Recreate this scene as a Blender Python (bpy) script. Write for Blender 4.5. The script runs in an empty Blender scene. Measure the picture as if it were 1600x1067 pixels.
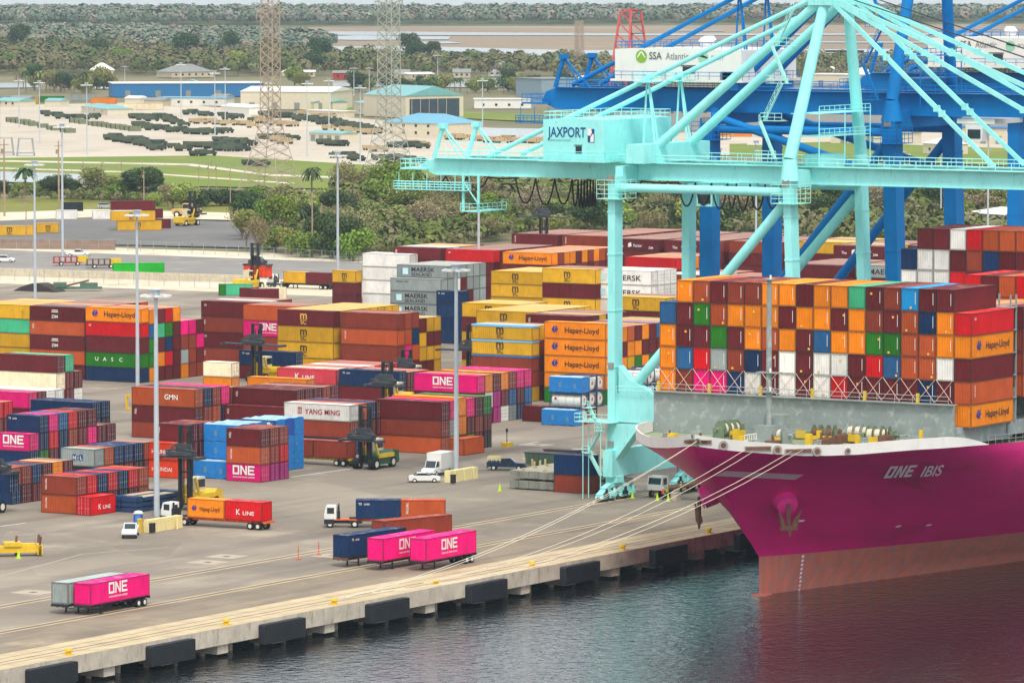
import bpy, math, random
import numpy as np
from mathutils import Matrix, Vector
from mathutils.bvhtree import BVHTree
random.seed(7); rng=np.random.default_rng(7)
SC=bpy.context.scene; COL=SC.collection
# ---------------------------------------------------------------- camera, sky, sun
FPX,CXP,CYP,YHP,CH=8700.,800.,533.5,-100.,80.
AL=math.radians(30.9); PT=math.atan((CYP-YHP)/FPX)
cF=Vector((math.cos(AL)*math.cos(PT),math.sin(AL)*math.cos(PT),-math.sin(PT)))
cR=Vector((math.sin(AL),-math.cos(AL),0)); cU=cR.cross(cF)
cam=bpy.data.cameras.new('camera'); camo=bpy.data.objects.new('camera',cam); COL.objects.link(camo)
camo.matrix_world=Matrix(((cR.x,cU.x,-cF.x,0),(cR.y,cU.y,-cF.y,0),(cR.z,cU.z,-cF.z,CH),(0,0,0,1)))
cam.sensor_width=36; cam.lens=FPX/1600*36; cam.clip_start=5; cam.clip_end=60000
SC.camera=camo
def ray(x,y):
    return cF+cR*((x-CXP)/FPX)+cU*((CYP-y)/FPX)
def G(x,y,z=0.):            # where the sight line of a photo point meets the level z
    d=ray(x,y); t=(z-CH)/d.z; return (d.x*t,d.y*t)
def PX(p):
    v=Vector(p)-Vector((0,0,CH)); w=v.dot(cF); return (CXP+FPX*v.dot(cR)/w, CYP-FPX*v.dot(cU)/w)
W=bpy.data.worlds.new("World"); SC.world=W; W.use_nodes=True
SUN_EL=math.radians(57); SUN_AZ=math.radians(-138)   # direction towards the sun, measured from +X
nt=W.node_tree; bg=nt.nodes['Background']
sky=nt.nodes.new('ShaderNodeTexSky'); sky.sky_type='NISHITA'; sky.sun_disc=False
sky.sun_elevation=SUN_EL; sky.sun_rotation=math.radians(90)-SUN_AZ
sky.dust_density=4.0; sky.air_density=1.2; sky.ozone_density=1.0
hs=nt.nodes.new('ShaderNodeHueSaturation'); hs.inputs['Saturation'].default_value=.38
oc=nt.nodes.new('ShaderNodeMix'); oc.data_type='RGBA'; oc.inputs['Factor'].default_value=.6; oc.inputs['B'].default_value=(6.3,6.6,6.9,1)   # thin even cloud over the clear sky
nt.links.new(sky.outputs[0],hs.inputs['Color']); nt.links.new(hs.outputs[0],oc.inputs['A']); nt.links.new(oc.outputs['Result'],bg.inputs[0]); bg.inputs[1].default_value=.15
sl=bpy.data.lights.new('sun','SUN'); sl.energy=1.5; sl.angle=math.radians(12); sl.color=(1,.955,.88)
so=bpy.data.objects.new('sun',sl); COL.objects.link(so)
sd=Vector((math.cos(SUN_EL)*math.cos(SUN_AZ),math.cos(SUN_EL)*math.sin(SUN_AZ),math.sin(SUN_EL)))
so.rotation_euler=sd.to_track_quat('Z','Y').to_euler()
SC.view_settings.view_transform='Standard'; SC.view_settings.look='None'; SC.view_settings.exposure=0.54; SC.view_settings.gamma=1
SC.cycles.max_bounces=6; SC.cycles.volume_bounces=0; SC.cycles.use_denoising=True
# ---------------------------------------------------------------- materials
def lin(h,k=1.):
    h=h.lstrip('#'); r=[]
    for i in (0,2,4):
        c=int(h[i:i+2],16)/255; r.append((c/12.92 if c<=.04045 else ((c+.055)/1.055)**2.4)*k)
    return tuple(min(1,x) for x in r)+(1,)
MATS={}
def mat(name,col=None,rough=.6,metal=0.,var=.12,scale=.6,dirt=0.,dirtcol='#4a3a2c',src=None,bump=0.,bscale=3.,stretch=(1,1,1),spec=.4,coords='Object',streak=0.,mul=1.,dr=(.52,.75),rust=0.,rscale=3.):
    """one procedural paint/stone/metal material; src: None, 'obj' (object colour) or 'attr' (mesh colour)"""
    if name in MATS: return MATS[name]
    m=bpy.data.materials.new(name); m.use_nodes=True; MATS[name]=m
    n=m.node_tree.nodes; l=m.node_tree.links; b=n['Principled BSDF']
    b.inputs['Roughness'].default_value=rough; b.inputs['Metallic'].default_value=metal
    b.inputs['Specular IOR Level'].default_value=spec
    tc=n.new('ShaderNodeTexCoord'); mp=n.new('ShaderNodeMapping'); l.new(tc.outputs[coords],mp.inputs[0]); mp.inputs['Scale'].default_value=stretch
    if src=='obj':
        oi=n.new('ShaderNodeObjectInfo'); base=oi.outputs['Color']
        ad=n.new('ShaderNodeVectorMath'); ad.operation='ADD'; sc2=n.new('ShaderNodeVectorMath'); sc2.operation='SCALE'
        cb=n.new('ShaderNodeCombineXYZ'); 
        for k in range(3): l.new(oi.outputs['Random'],cb.inputs[k])
        l.new(cb.outputs[0],sc2.inputs[0]); sc2.inputs['Scale'].default_value=90; l.new(mp.outputs[0],ad.inputs[0]); l.new(sc2.outputs[0],ad.inputs[1]); vec=ad.outputs[0]
    else:
        vec=mp.outputs[0]
        if src=='attr':
            a=n.new('ShaderNodeAttribute'); a.attribute_name='col'; base=a.outputs['Color']
        else:
            rgb=n.new('ShaderNodeRGB'); rgb.outputs[0].default_value=col if not isinstance(col,str) else lin(col); base=rgb.outputs[0]
    no=n.new('ShaderNodeTexNoise'); no.inputs['Scale'].default_value=scale; no.inputs['Detail'].default_value=6; no.inputs['Roughness'].default_value=.6; l.new(vec,no.inputs['Vector'])
    mr=n.new('ShaderNodeMapRange'); l.new(no.outputs['Fac'],mr.inputs[0]); mr.inputs[1].default_value=.3; mr.inputs[2].default_value=.7
    mr.inputs[3].default_value=(1-var)*mul; mr.inputs[4].default_value=(1+var)*mul
    hv=n.new('ShaderNodeVectorMath'); hv.operation='SCALE'; l.new(base,hv.inputs[0]); l.new(mr.outputs[0],hv.inputs['Scale']); out=hv.outputs[0]
    if dirt>0:
        n2=n.new('ShaderNodeTexNoise'); n2.inputs['Scale'].default_value=scale*2.3; n2.inputs['Detail'].default_value=8; n2.inputs['Roughness'].default_value=.7
        m2=n.new('ShaderNodeMapping'); l.new(vec,m2.inputs[0]); m2.inputs['Scale'].default_value=(1,1,.25 if streak else 1); l.new(m2.outputs[0],n2.inputs['Vector'])
        r2=n.new('ShaderNodeMapRange'); l.new(n2.outputs['Fac'],r2.inputs[0]); r2.inputs[1].default_value=dr[0]; r2.inputs[2].default_value=dr[1]; r2.inputs[3].default_value=0; r2.inputs[4].default_value=dirt
        mx=n.new('ShaderNodeMix'); mx.data_type='RGBA'; l.new(r2.outputs[0],mx.inputs['Factor']); l.new(out,mx.inputs['A']); mx.inputs['B'].default_value=lin(dirtcol); out=mx.outputs['Result']
    if rust>0:
        n4=n.new('ShaderNodeTexNoise'); n4.inputs['Scale'].default_value=rscale; n4.inputs['Detail'].default_value=5; n4.inputs['Roughness'].default_value=.75; m4=n.new('ShaderNodeMapping'); l.new(vec,m4.inputs[0]); m4.inputs['Scale'].default_value=(1,1,.2); m4.inputs['Location'].default_value=(7,3,1); l.new(m4.outputs[0],n4.inputs['Vector'])
        r4=n.new('ShaderNodeMapRange'); l.new(n4.outputs['Fac'],r4.inputs[0]); r4.inputs[1].default_value=.62; r4.inputs[2].default_value=.72; r4.inputs[4].default_value=rust
        x4=n.new('ShaderNodeMix'); x4.data_type='RGBA'; l.new(r4.outputs[0],x4.inputs['Factor']); l.new(out,x4.inputs['A']); x4.inputs['B'].default_value=lin('#5a3220'); out=x4.outputs['Result']
    l.new(out,b.inputs['Base Color'])
    if bump>0:
        n3=n.new('ShaderNodeTexNoise'); n3.inputs['Scale'].default_value=bscale; n3.inputs['Detail'].default_value=5; l.new(vec,n3.inputs['Vector'])
        bp=n.new('ShaderNodeBump'); bp.inputs['Strength'].default_value=bump; bp.inputs['Distance'].default_value=.1; l.new(n3.outputs['Fac'],bp.inputs['Height']); l.new(bp.outputs[0],b.inputs['Normal'])
    return m
paint=mat('container_paint',src='obj',spec=.12,rough=.55,var=.13,scale=.45,dirt=.22,dirtcol='#5a3a28',streak=1,rust=.6,rscale=1.3)
doorp=mat('container_door_paint',src='obj',spec=.12,rough=.55,var=.2,scale=1.2,dirt=.5,dirtcol='#33261f',streak=1)
framep=mat('container_frame_paint',src='obj',rough=.6,var=.15,scale=.8,dirt=.5,dirtcol='#2a1c16',mul=.5)
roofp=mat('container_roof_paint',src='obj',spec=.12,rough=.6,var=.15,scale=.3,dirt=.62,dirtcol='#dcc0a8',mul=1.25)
stuffp=mat('container_paint_mixed',src='attr',spec=.12,rough=.55,var=.13,scale=.3,dirt=.2,dirtcol='#5a3a28')
steel=mat('galvanised_steel','#9ba3a6',rough=.45,metal=.3,var=.1)
darkst=mat('dark_steel','#23262a',rough=.5,var=.2)
black=mat('black_rubber','#101112',rough=.8,var=.2)
whitep=mat('white_paint','#e4e3dc',rough=.4,var=.05)
letw=mat('white_lettering','#e8e6e0',rough=.5,var=.04)
letk=mat('dark_lettering','#2a2320',rough=.5,var=.05)
letb=mat('blue_lettering','#1c2f8c',rough=.5,var=.05)
letr=mat('red_lettering','#a02038',rough=.5,var=.05)
lety=mat('yellow_lettering','#e6b450',rough=.5,var=.05)
letg=mat('green_emblem','#7fae22',rough=.5,var=.05)
letc=mat('pale_blue_emblem','#bfe4ea',rough=.5,var=.05)
letn=mat('navy_lettering','#174a86',rough=.5,var=.05)
yellow=mat('yellow_paint','#d9b21c',rough=.5,var=.12,dirt=.3)
paley=mat('pale_yellow_block','#e6d69a',rough=.8,var=.1,dirt=.25)
orangep=mat('orange_paint','#e0632a',rough=.5,var=.12,dirt=.3)
redp=mat('red_paint','#a8261c',rough=.5,var=.12,dirt=.3)
glass=mat('dark_glass','#1c2a30',rough=.12,var=.05,spec=.8)
concrete=mat('concrete','#bfb4a2',rough=.85,var=.2,scale=.5,dirt=.75,dirtcol='#6b5a48',bump=.2,streak=1,rust=.5,rscale=.9)
rustm=mat('rusty_steel','#6e4a38',rough=.8,var=.3,scale=1.5)
hullgrey=mat('deck_grey','#8a9390',rough=.6,var=.1,scale=.35,dirt=.75,dirtcol='#c8ccc6')
deckgreen=mat('deck_green','#8f9a78',rough=.7,var=.1)
limep=mat('lime_plastic','#b9dc2a',rough=.5,var=.05)
bluep=mat('blue_crane_paint','#0073b6',rough=.5,spec=.15,var=.1,scale=.3,dirt=.3,dirtcol='#0a4c86',streak=1,rust=.5,rscale=1.6)
tealp=mat('teal_crane_paint','#9ae9e5',rough=.5,spec=.2,var=.08,scale=.25,dirt=.35,dirtcol='#5fa8a4',streak=1,rust=.5,rscale=1.6)
HAZE=0.45e-4
# ---------------------------------------------------------------- mesh builder
class MB:
    def __init__(s): s.v=[]; s.f=[]; s.m=[]
    def add(s,vs,fs,mi=0):
        o=len(s.v); s.v.extend([tuple(map(float,p)) for p in vs])
        for f in fs: s.f.append([i+o for i in f]); s.m.append(mi)
        return s
    def box(s,x0,y0,z0,x1,y1,z1,mi=0):
        return s.add([(x0,y0,z0),(x1,y0,z0),(x1,y1,z0),(x0,y1,z0),(x0,y0,z1),(x1,y0,z1),(x1,y1,z1),(x0,y1,z1)],
          [(0,3,2,1),(4,5,6,7),(0,1,5,4),(1,2,6,5),(2,3,7,6),(3,0,4,7)],mi)
    def cbox(s,c,d,mi=0): return s.box(c[0]-d[0]/2,c[1]-d[1]/2,c[2]-d[2]/2,c[0]+d[0]/2,c[1]+d[1]/2,c[2]+d[2]/2,mi)
    def bar(s,p,q,w,h,mi=0,up=(0,0,1)):
        p=Vector(p);q=Vector(q);d=(q-p).normalized();u=Vector(up)
        if abs(d.dot(u))>.98: u=Vector((1,0,0))
        a=d.cross(u).normalized();b=a.cross(d)
        vs=[t+a*(i*w/2)+b*(j*h/2) for t in (p,q) for i,j in ((-1,-1),(1,-1),(1,1),(-1,1))]
        return s.add(vs,[(0,1,2,3),(7,6,5,4),(0,4,5,1),(1,5,6,2),(2,6,7,3),(3,7,4,0)],mi)
    def tube(s,p,q,r,n=8,mi=0,r2=None,cap=True):
        p=Vector(p);q=Vector(q);d=(q-p).normalized();u=Vector((0,0,1))
        if abs(d.z)>.98: u=Vector((1,0,0))
        a=d.cross(u).normalized();b=a.cross(d);r2=r if r2 is None else r2
        vs=[t+a*(math.cos(k*2*math.pi/n)*rr)+b*(math.sin(k*2*math.pi/n)*rr) for t,rr in ((p,r),(q,r2)) for k in range(n)]
        fs=[(k,n+k,n+(k+1)%n,(k+1)%n) for k in range(n)]
        if cap: fs+= [tuple(range(n)),tuple(range(2*n-1,n-1,-1))]
        return s.add(vs,fs,mi)
    def path(s,pts,r,n=6,mi=0):
        for a,b in zip(pts[:-1],pts[1:]): s.tube(a,b,r,n,mi,cap=False)
        return s
    def prism(s,poly,axis,a,b,mi=0):
        """poly: 2-d outline; axis: 'x' (poly=y,z), 'y' (poly=x,z) or 'z' (poly=x,y)"""
        f={'x':lambda t,p:(t,p[0],p[1]),'y':lambda t,p:(p[0],t,p[1]),'z':lambda t,p:(p[0],p[1],t)}[axis]
        n=len(poly); vs=[f(a,p) for p in poly]+[f(b,p) for p in poly]
        return s.add(vs,[tuple(range(n)),tuple(range(2*n-1,n-1,-1))]+[(i,n+i,n+(i+1)%n,(i+1)%n) for i in range(n)],mi)
    def mesh(s,name,mats,smooth=False):
        me=bpy.data.meshes.new(name); me.from_pydata(s.v,[],s.f)
        for m in (mats if isinstance(mats,(list,tuple)) else [mats]): me.materials.append(m)
        if max(s.m,default=0)>0: me.polygons.foreach_set('material_index',s.m)
        bm_fix(me)
        me.polygons.foreach_set('use_smooth',[True]*len(me.polygons))
        if not smooth: me.set_sharp_from_angle(angle=math.radians(34))
        me.update(); return me
    def build(s,name,mats,parent=None,smooth=False,loc=None,**k):
        return obj(name,s.mesh(name,mats,smooth),parent,loc,**k)
import bmesh
def bm_fix(me):
    if len(me.polygons)>60000: return
    b=bmesh.new(); b.from_mesh(me); bmesh.ops.recalc_face_normals(b,faces=b.faces); b.to_mesh(me); b.free()
def obj(name,data,parent=None,loc=None,label=None,cat=None,group=None,kind=None,rz=None):
    o=bpy.data.objects.new(name,data); COL.objects.link(o)
    if parent is not None: o.parent=parent
    if loc is not None: o.location=loc
    if rz is not None: o.rotation_euler=(0,0,rz)
    return tag(o,label,cat,group,kind)
LABELS={}
def tag(o,label=None,cat=None,group=None,kind=None):
    if label:
        nw=len(label.replace(',',' ').split())
        if not 4<=nw<=16: print('LABELWORDS',nw,label)
        if label in LABELS and not group: print('DUPLABEL',label)
        LABELS[label]=1; o['label']=label
    if cat: o['category']=cat
    if group: o['group']=group
    if kind: o['kind']=kind
    return o
def thing(name,label,cat,loc=(0,0,0),rz=0,group=None): return obj(name,None,None,loc,label,cat,group,rz=rz)
def dup(o,parent=None,link_to=None):
    c=o.copy(); COL.objects.link(c); c.parent=parent
    if parent is not None: c.matrix_parent_inverse=o.matrix_parent_inverse.copy()
    for ch in list(o.children): dup(ch,c)
    return c
def npmesh(name,V,F,mats,cols=None,mi=None):
    """big mesh from arrays; F (n,3|4) ; cols per face"""
    me=bpy.data.meshes.new(name); V=np.asarray(V,np.float32); F=np.asarray(F,np.int32); k=F.shape[1]; n=len(F)
    me.vertices.add(len(V)); me.vertices.foreach_set('co',V.ravel()); me.loops.add(n*k); me.loops.foreach_set('vertex_index',F.ravel())
    me.polygons.add(n); me.polygons.foreach_set('loop_start',np.arange(n,dtype=np.int32)*k); me.polygons.foreach_set('loop_total',np.full(n,k,np.int32))
    for m in (mats if isinstance(mats,(list,tuple)) else [mats]): me.materials.append(m)
    if mi is not None: me.polygons.foreach_set('material_index',np.asarray(mi,np.int32))
    if cols is not None:
        a=me.color_attributes.new('col','FLOAT_COLOR','CORNER'); c=np.repeat(np.c_[np.asarray(cols,np.float32)[:,:3],np.ones(n,np.float32)],k,axis=0); a.data.foreach_set('color',c.ravel())
    me.polygons.foreach_set('use_smooth',[False]*n); me.update(calc_edges=True); me.validate(); return me
# ---------------------------------------------------------------- lettering
TXT={}
def text_mesh(s,size,mat_,bold=0.0,sx=1.0):
    k=(s,size,mat_.name,bold,sx)
    if k in TXT: return TXT[k]
    cu=bpy.data.curves.new('t','FONT'); cu.body=s; cu.size=size; cu.offset=min(bold,.014)*size; cu.resolution_u=4; cu.align_x='LEFT'
    o=bpy.data.objects.new('t',cu); COL.objects.link(o); bpy.context.view_layer.update()
    me=bpy.data.meshes.new_from_object(o.evaluated_get(bpy.context.evaluated_depsgraph_get())); bpy.data.objects.remove(o)
    me.name='lettering'; me.materials.clear(); me.materials.append(mat_)
    if sx!=1:
        for v in me.vertices: v.co.x*=sx
    TXT[k]=me; return me
def strokes(letters,h,mat_,thin=.17,wr=.62):
    """blocky O N E drawn as strips; returns a mesh lying in x,y"""
    m=MB(); x=0; t=h*thin; w=h*wr
    q=lambda a,b,c,d: m.add([(a,b,0),(c,b,0),(c,d,0),(a,d,0)],[(0,1,2,3)])
    for ch in letters:
        if ch=='O': q(x,0,x+t,h);q(x+w-t,0,x+w,h);q(x+t,0,x+w-t,t);q(x+t,h-t,x+w-t,h)
        if ch=='N':
            q(x,0,x+t,h);q(x+w-t,0,x+w,h); m.add([(x+t,h,0),(x+t,h-t*1.6,0),(x+w-t,0,0),(x+w-t,t*1.6,0)],[(0,1,2,3)])
        if ch=='E': q(x,0,x+t,h);q(x+t,0,x+w,t);q(x+t,h-t,x+w,h);q(x+t,h/2-t/2,x+w*.9,h/2+t/2)
        x+=w+h*.13
    me=bpy.data.meshes.new('lettering'); me.from_pydata(m.v,[],m.f); me.materials.append(mat_); return me
def polym(pts_list,mat_,name='emblem'):
    me=bpy.data.meshes.new(name); v=[];f=[]
    for p in pts_list:
        o=len(v); v+= [(a,b,0) for a,b in p]; f.append(list(range(o,o+len(p))))
    me.from_pydata(v,[],f); me.materials.append(mat_); return me
def disc(cx,cy,r,n=16): return [(cx+r*math.cos(2*math.pi*i/n),cy+r*math.sin(2*math.pi*i/n)) for i in range(n)]
RX=Matrix(((0,0,-1),(-1,0,0),(0,1,0))).to_4x4()   # faces -X, reads towards -Y
RY=Matrix(((1,0,0),(0,0,-1),(0,1,0))).to_4x4()    # faces -Y, reads towards +X
def put(parent,me,face,along,up,out=.03,name='lettering',rot=0):
    """face 'x': on the -X wall (along = y where it starts, it runs to smaller y); 'y': on the -Y wall"""
    o=bpy.data.objects.new(name,me); COL.objects.link(o); o.parent=parent
    R=RX if face=='x' else RY
    T=Matrix.Translation((-out,along,up) if face=='x' else (along,-out,up))
    o.matrix_local=T@R@Matrix.Rotation(rot,4,'Z'); return o
_L={}
def logo(parent,kind,face,L,H,start=None):
    """start: coordinate of the end at the reader's left; lettering placed relative to it"""
    d=-1 if face=='x' else 1
    s0=(L if face=='x' else 0) if start is None else start
    P=lambda me,a,u,name='lettering',rot=0: put(parent,me,face,s0+d*a,u,name=name,rot=rot)
    if kind=='HL':
        k=H*.30
        if 'HL' not in _L: _L['HL']=polym([[(0.0,.5),(.45,1.1),(.75,1.1),(.5,.6),(.75,.0),(.35,.0)],[(.62,.55),(.95,1.1),(1.2,1.1),(1.05,.7),(1.35,.7),(1.3,.45),(1.0,.42),(1.1,0),(.85,0)]],letb)
        P(_L['HL'] if L>7 else _L.setdefault('HLs',polym([[(a*.62,b*.62) for a,b in q] for q in ([(0.0,.5),(.45,1.1),(.75,1.1),(.5,.6),(.75,.0),(.35,.0)],[(.62,.55),(.95,1.1),(1.2,1.1),(1.05,.7),(1.35,.7),(1.3,.45),(1.0,.42),(1.1,0),(.85,0)])],letb)),L*.12,H*.38,'emblem'); P(text_mesh('Hapag-Lloyd',1.3 if L>7 else .84,letk,.022 if L>7 else .01,1.05 if L>7 else .78),L*.33,H*.38)
    elif kind=='ONE':
        h=1.25
        if 'ONE' not in _L: _L['ONE']=strokes('ONE',1.35,letw,.19,.86)
        a=L*.27 if L>7 else L*.13
        P(_L['ONE'],a+.35,H*.40); P(text_mesh('OCEAN NETWORK EXPRESS',.3,letw,.015,1.0),a+.35,H*.22)
    elif kind=='KL':
        k=1.0 if L>7 else .72
        P(text_mesh('K',1.45*k,letw,.03),L*.30,H*.30); P(text_mesh('LINE',1.0*k,letw,.02,1.3),L*.30+1.5*k,H*.30)
    elif kind in('MSC','MSCY'):
        mt=letk if kind=='MSC' else lety
        kk=1. if L>7 else .85; P(text_mesh('m',2.2*kk,mt,.018,.98),L*.40,H*.45); P(text_mesh('SC',1.15*kk,mt,.02,1.0),L*.40+.15,H*.13)
    elif kind=='MS':
        P(_L.setdefault('star',polym([[(-.65,-.65),(.65,-.65),(.65,.65),(-.65,.65)]],letc)),L*.17,H*.5,'emblem'); P(text_mesh('MAERSK',1.25,letk,.008,1.22),L*.28,H*.5); P(text_mesh('SEALAND',.95,letk,.0,1.22),L*.28,H*.14)
    elif kind=='MK':
        P(_L.setdefault('star',polym([[(-.65,-.65),(.65,-.65),(.65,.65),(-.65,.65)]],letc)),L*.10,H*.5,'emblem'); P(text_mesh('MAERSK',1.5,letk,.01,1.25),L*.24,H*.3)
    elif kind=='ML': P(text_mesh('MAERSK LINE',.42,letk,.01,1.1),L*.12,H*.7)
    elif kind=='YM':
        P(_L.setdefault('ym',polym([[(0,0),(.75,0),(.75,.12),(0,.12)],[(0,.85),(.75,.85),(.75,1),(0,1)],[(0,.12),(.12,.12),(.12,.85),(0,.85)],[(.63,.12),(.75,.12),(.75,.85),(.63,.85)],[(.3,.12),(.45,.12),(.45,.85),(.3,.85)]],letr)),L*.21,H*.36,'emblem'); P(text_mesh('YANG MING',1.15,letr,.012,1.0),L*.32,H*.36)
    elif kind=='UASC':
        for i,c in enumerate('UASC'): P(text_mesh(c,.95,letw,.05,1.2),L*(.17+.145*i),H*.42)
    elif kind=='ZIM':
        P(text_mesh('ZIM',.78,letw,.05,1.1),L*.40,H*.22); P(_L.setdefault('zs',polym([[(0,0),(1.5,0),(1.5,.16),(0,.16)],[(.1,.3),(1.4,.3),(1.4,.46),(.1,.46)]],letw)),L*.40,H*.62,'emblem')
    elif kind=='CMN': P(text_mesh('GMN',1.15,letw,.05,1.0),L*.52,H*.40)
    elif kind=='FAC':
        P(text_mesh('The',.8,letw,.03),L*.16,H*.3); P(_L.setdefault('xf',polym([[(0,0),(.9,.2),(.8,1.1),(.1,.9)]],letw)),L*.36,H*.3,'emblem'); P(text_mesh('Factor',.85,letw,.03),L*.47,H*.35); P(text_mesh('ZIM',.7,letw,.05),L*.79,H*.2)
    elif kind=='HYU': P(text_mesh('HYUNDAI',.82,letw,.045,1.0),L*.18,H*.38)
    elif kind=='NOL':
        P(_L.setdefault('nol',polym([[(0,0),(.62,0),(.62,.85),(0,.85)],[(1.24,0),(1.86,0),(1.86,.85),(1.24,.85)]],letn)),L*.35,H*.34,'emblem'); P(text_mesh('O',.9,letn,.03),L*.35+.66,H*.36)
        put(parent,text_mesh('N',.75,letw,.03),face,s0+d*(L*.35+.08),H*.38,out=.05); put(parent,text_mesh('L',.75,letw,.03),face,s0+d*(L*.35+1.38),H*.38,out=.05)
    elif kind=='TS': P(text_mesh('TS',.42,letw,.05),L*.06,H*.74); P(text_mesh('LINES',.32,letw,.04),L*.06+.75,H*.74)
    elif kind=='TRI': P(text_mesh('TRITON',.42,letw,.04),L*.12 if L<7 else L*.07,H*.86,rot=-math.pi/2)
    elif kind=='TEX': P(text_mesh('TEX',.5,letw,.05),L*.05 if L>7 else .5,H*.8,rot=-math.pi/2)
    elif kind=='CK': P(text_mesh('OI',.5,letw,.06),L*.06,H*.68)
# ---------------------------------------------------------------- containers
CW=2.44; PITCH=2.52
HEX=dict(o='#ff920f',m='#702226',r='#d8141c',b='#98402c',d='#c2572a',n='#143560',u='#2f6ba0',y='#e6b022',g='#2a7c1c',t='#4cc08c',p='#f8057f',q='#b8107e',
 w='#e8e4dc',s='#9fa8a4',c='#1a93d0',k='#262b31',e='#f6e4c0',h='#e8441c',l='#e84a58',v='#1fb02a')
CNAME=dict(o='orange',m='maroon',r='bright red',b='brown',d='rust orange',n='navy blue',u='steel blue',y='yellow',g='dark green',t='mint green',p='pink',q='magenta',w='white',s='grey',c='weathered blue',k='black',e='cream',h='vermilion',l='faded red',v='vivid green')
def lum(c,lo=.8,hi=1.1):
    k=random.uniform(lo,hi)*(.84 if sum(c[:3])<1.9 else 1.0); w=random.uniform(0,.012); return tuple(max(0,min(1,x*k*(1-w)+w*.35)) for x in c[:3])+(1,)
def corr(m,along,a0,a1,fix,z0,z1,depth,pitch,sgn,n=None):
    """corrugated sheet with vertical ribs along x or y"""
    n=n or max(2,int(round((a1-a0)/pitch))); st=(a1-a0)/n; pts=[]
    for i in range(n): s=a0+i*st; pts+=[(s,0),(s+st*.35,0),(s+st*.5,1),(s+st*.85,1)]
    pts.append((a1,0)); vs=[];fs=[]
    for a,k in pts:
        o=fix+sgn*depth*k
        for z in (z0,z1): vs.append((a,o,z) if along=='x' else (o,a,z))
    for i in range(len(pts)-1): fs.append((2*i,2*i+2,2*i+3,2*i+1))
    m.add(vs,fs)
def body_mesh(L,H,doors,nearblank=True):
    """doors: 'y0' / 'y1' / '' end left open for the door leaves"""
    m=MB(); W_=CW; p=.09; m0=len(m.f)
    for x in (0,W_-p*1.6):
        for y in (0,L-p*1.6): m.box(x,y,0,x+p*1.6,y+p*1.6,H)
    for x in (0,W_-.06):
        m.box(x+.002,.15,.02,x+.058,L-.15,.17); m.box(x+.002,.15,H-.11,x+.058,L-.15,H-.003)
    for y in (0,L-.1):
        m.box(.15,y+.002,.02,W_-.15,y+.098,.2); m.box(.15,y+.002,H-.14,W_-.15,y+.098,H-.003)
    m.m=[1]*len(m.m)
    corr(m,'y',.14,L-.14,.015,.16,H-.1,.05,.4,1); corr(m,'y',.14,L-.14,W_-.015,.16,H-.1,.05,.4,-1)
    for e in ('y0','y1'):
        if e!=doors: corr(m,'x',.14,W_-.14,.02 if e=='y0' else L-.02,.19,H-.13,.07,.36,1 if e=='y0' else -1)
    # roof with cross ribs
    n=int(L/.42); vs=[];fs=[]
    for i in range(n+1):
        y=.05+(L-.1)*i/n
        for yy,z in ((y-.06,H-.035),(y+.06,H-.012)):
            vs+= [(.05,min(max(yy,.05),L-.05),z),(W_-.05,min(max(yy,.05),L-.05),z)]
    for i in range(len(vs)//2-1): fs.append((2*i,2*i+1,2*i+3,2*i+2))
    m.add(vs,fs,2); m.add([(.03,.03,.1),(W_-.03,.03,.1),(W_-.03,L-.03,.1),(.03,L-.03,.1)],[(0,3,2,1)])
    return m
def door_mesh(H,side):
    m=MB(); x0,x1=(.15,CW/2-.01) if side==0 else (CW/2+.01,CW-.15)
    for k in range(4):
        a=.22+(H-.38)*k/4; m.box(x0,.05,a,x1,.1,a+(H-.38)/4-.08); m.box(x0,.065,a+(H-.38)/4-.08,x1,.1,a+(H-.38)/4)
    for k in (.28,.72):
        x=x0+(x1-x0)*k; m.tube((x,.012,.1),(x,.012,H-.06),.022,5,1); m.box(x-.05,-.004,1.0,x+.2,.03,1.06,1)
        for z in (.22,.9,H-.95,H-.25): m.box(x-.06,-.005,z,x+.06,.05,z+.07,1)
    return m
BM={};DM={}
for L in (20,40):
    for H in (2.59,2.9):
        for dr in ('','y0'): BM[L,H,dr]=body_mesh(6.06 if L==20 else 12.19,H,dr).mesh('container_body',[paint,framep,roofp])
for H in (2.59,2.9):
    for s in (0,1): DM[H,s]=door_mesh(H,s).mesh('container_door',[doorp,steel])
def container(x,y,z,L,H,colr,doors=False,logo_=None,label=None,group=None,rz=0,faces='x',cat='container'):
    o=obj('shipping_container',BM[L,H,'y0' if doors else ''],None,(x,y,z),label,cat,group,rz=rz); o.color=colr
    if doors:
        for s in (0,1): d=obj('door',DM[H,s],o); d.color=colr
    if logo_: logo(o,logo_,'x',6.06 if L==20 else 12.19,H)
    return o
ORD=['ground','second','third','fourth','fifth','sixth','seventh','eighth']
NTH=['first','second','third','fourth','fifth','sixth','seventh','eighth','ninth','tenth','eleventh','twelfth','thirteenth','fourteenth','fifteenth','sixteenth','seventeenth','eighteenth']
TARP=[mat('tarpaulin_strip_dark','#2c6fb0',rough=.5,var=.1),mat('tarpaulin_strip','#6db8e6',rough=.5,var=.1)]
CL=[]   # every container of a stack: dict
def B(phrase,X,Y,L,cols,doors=True,let={},z0=0.,group='containers stacked in the yard',fmt=None,pitch=PITCH):
    for i,c in enumerate(cols):
        z=z0
        for k,ch in enumerate(c):
            H=2.9 if ch.isupper() else 2.59
            if ch!='.':
                f=fmt or '{c} container, {t} tier, {n} row back, in {p}'
                CL.append(dict(x=X+i*pitch,y=Y,z=z,L=L,H=H,ch=ch.lower(),doors=doors,logo=let.get((i,k)),group=group,
                  label=f.format(c=CNAME[ch.lower()],t=ORD[k],n=NTH[min(i,17)],p=phrase)))
            z+=H+.012
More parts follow.
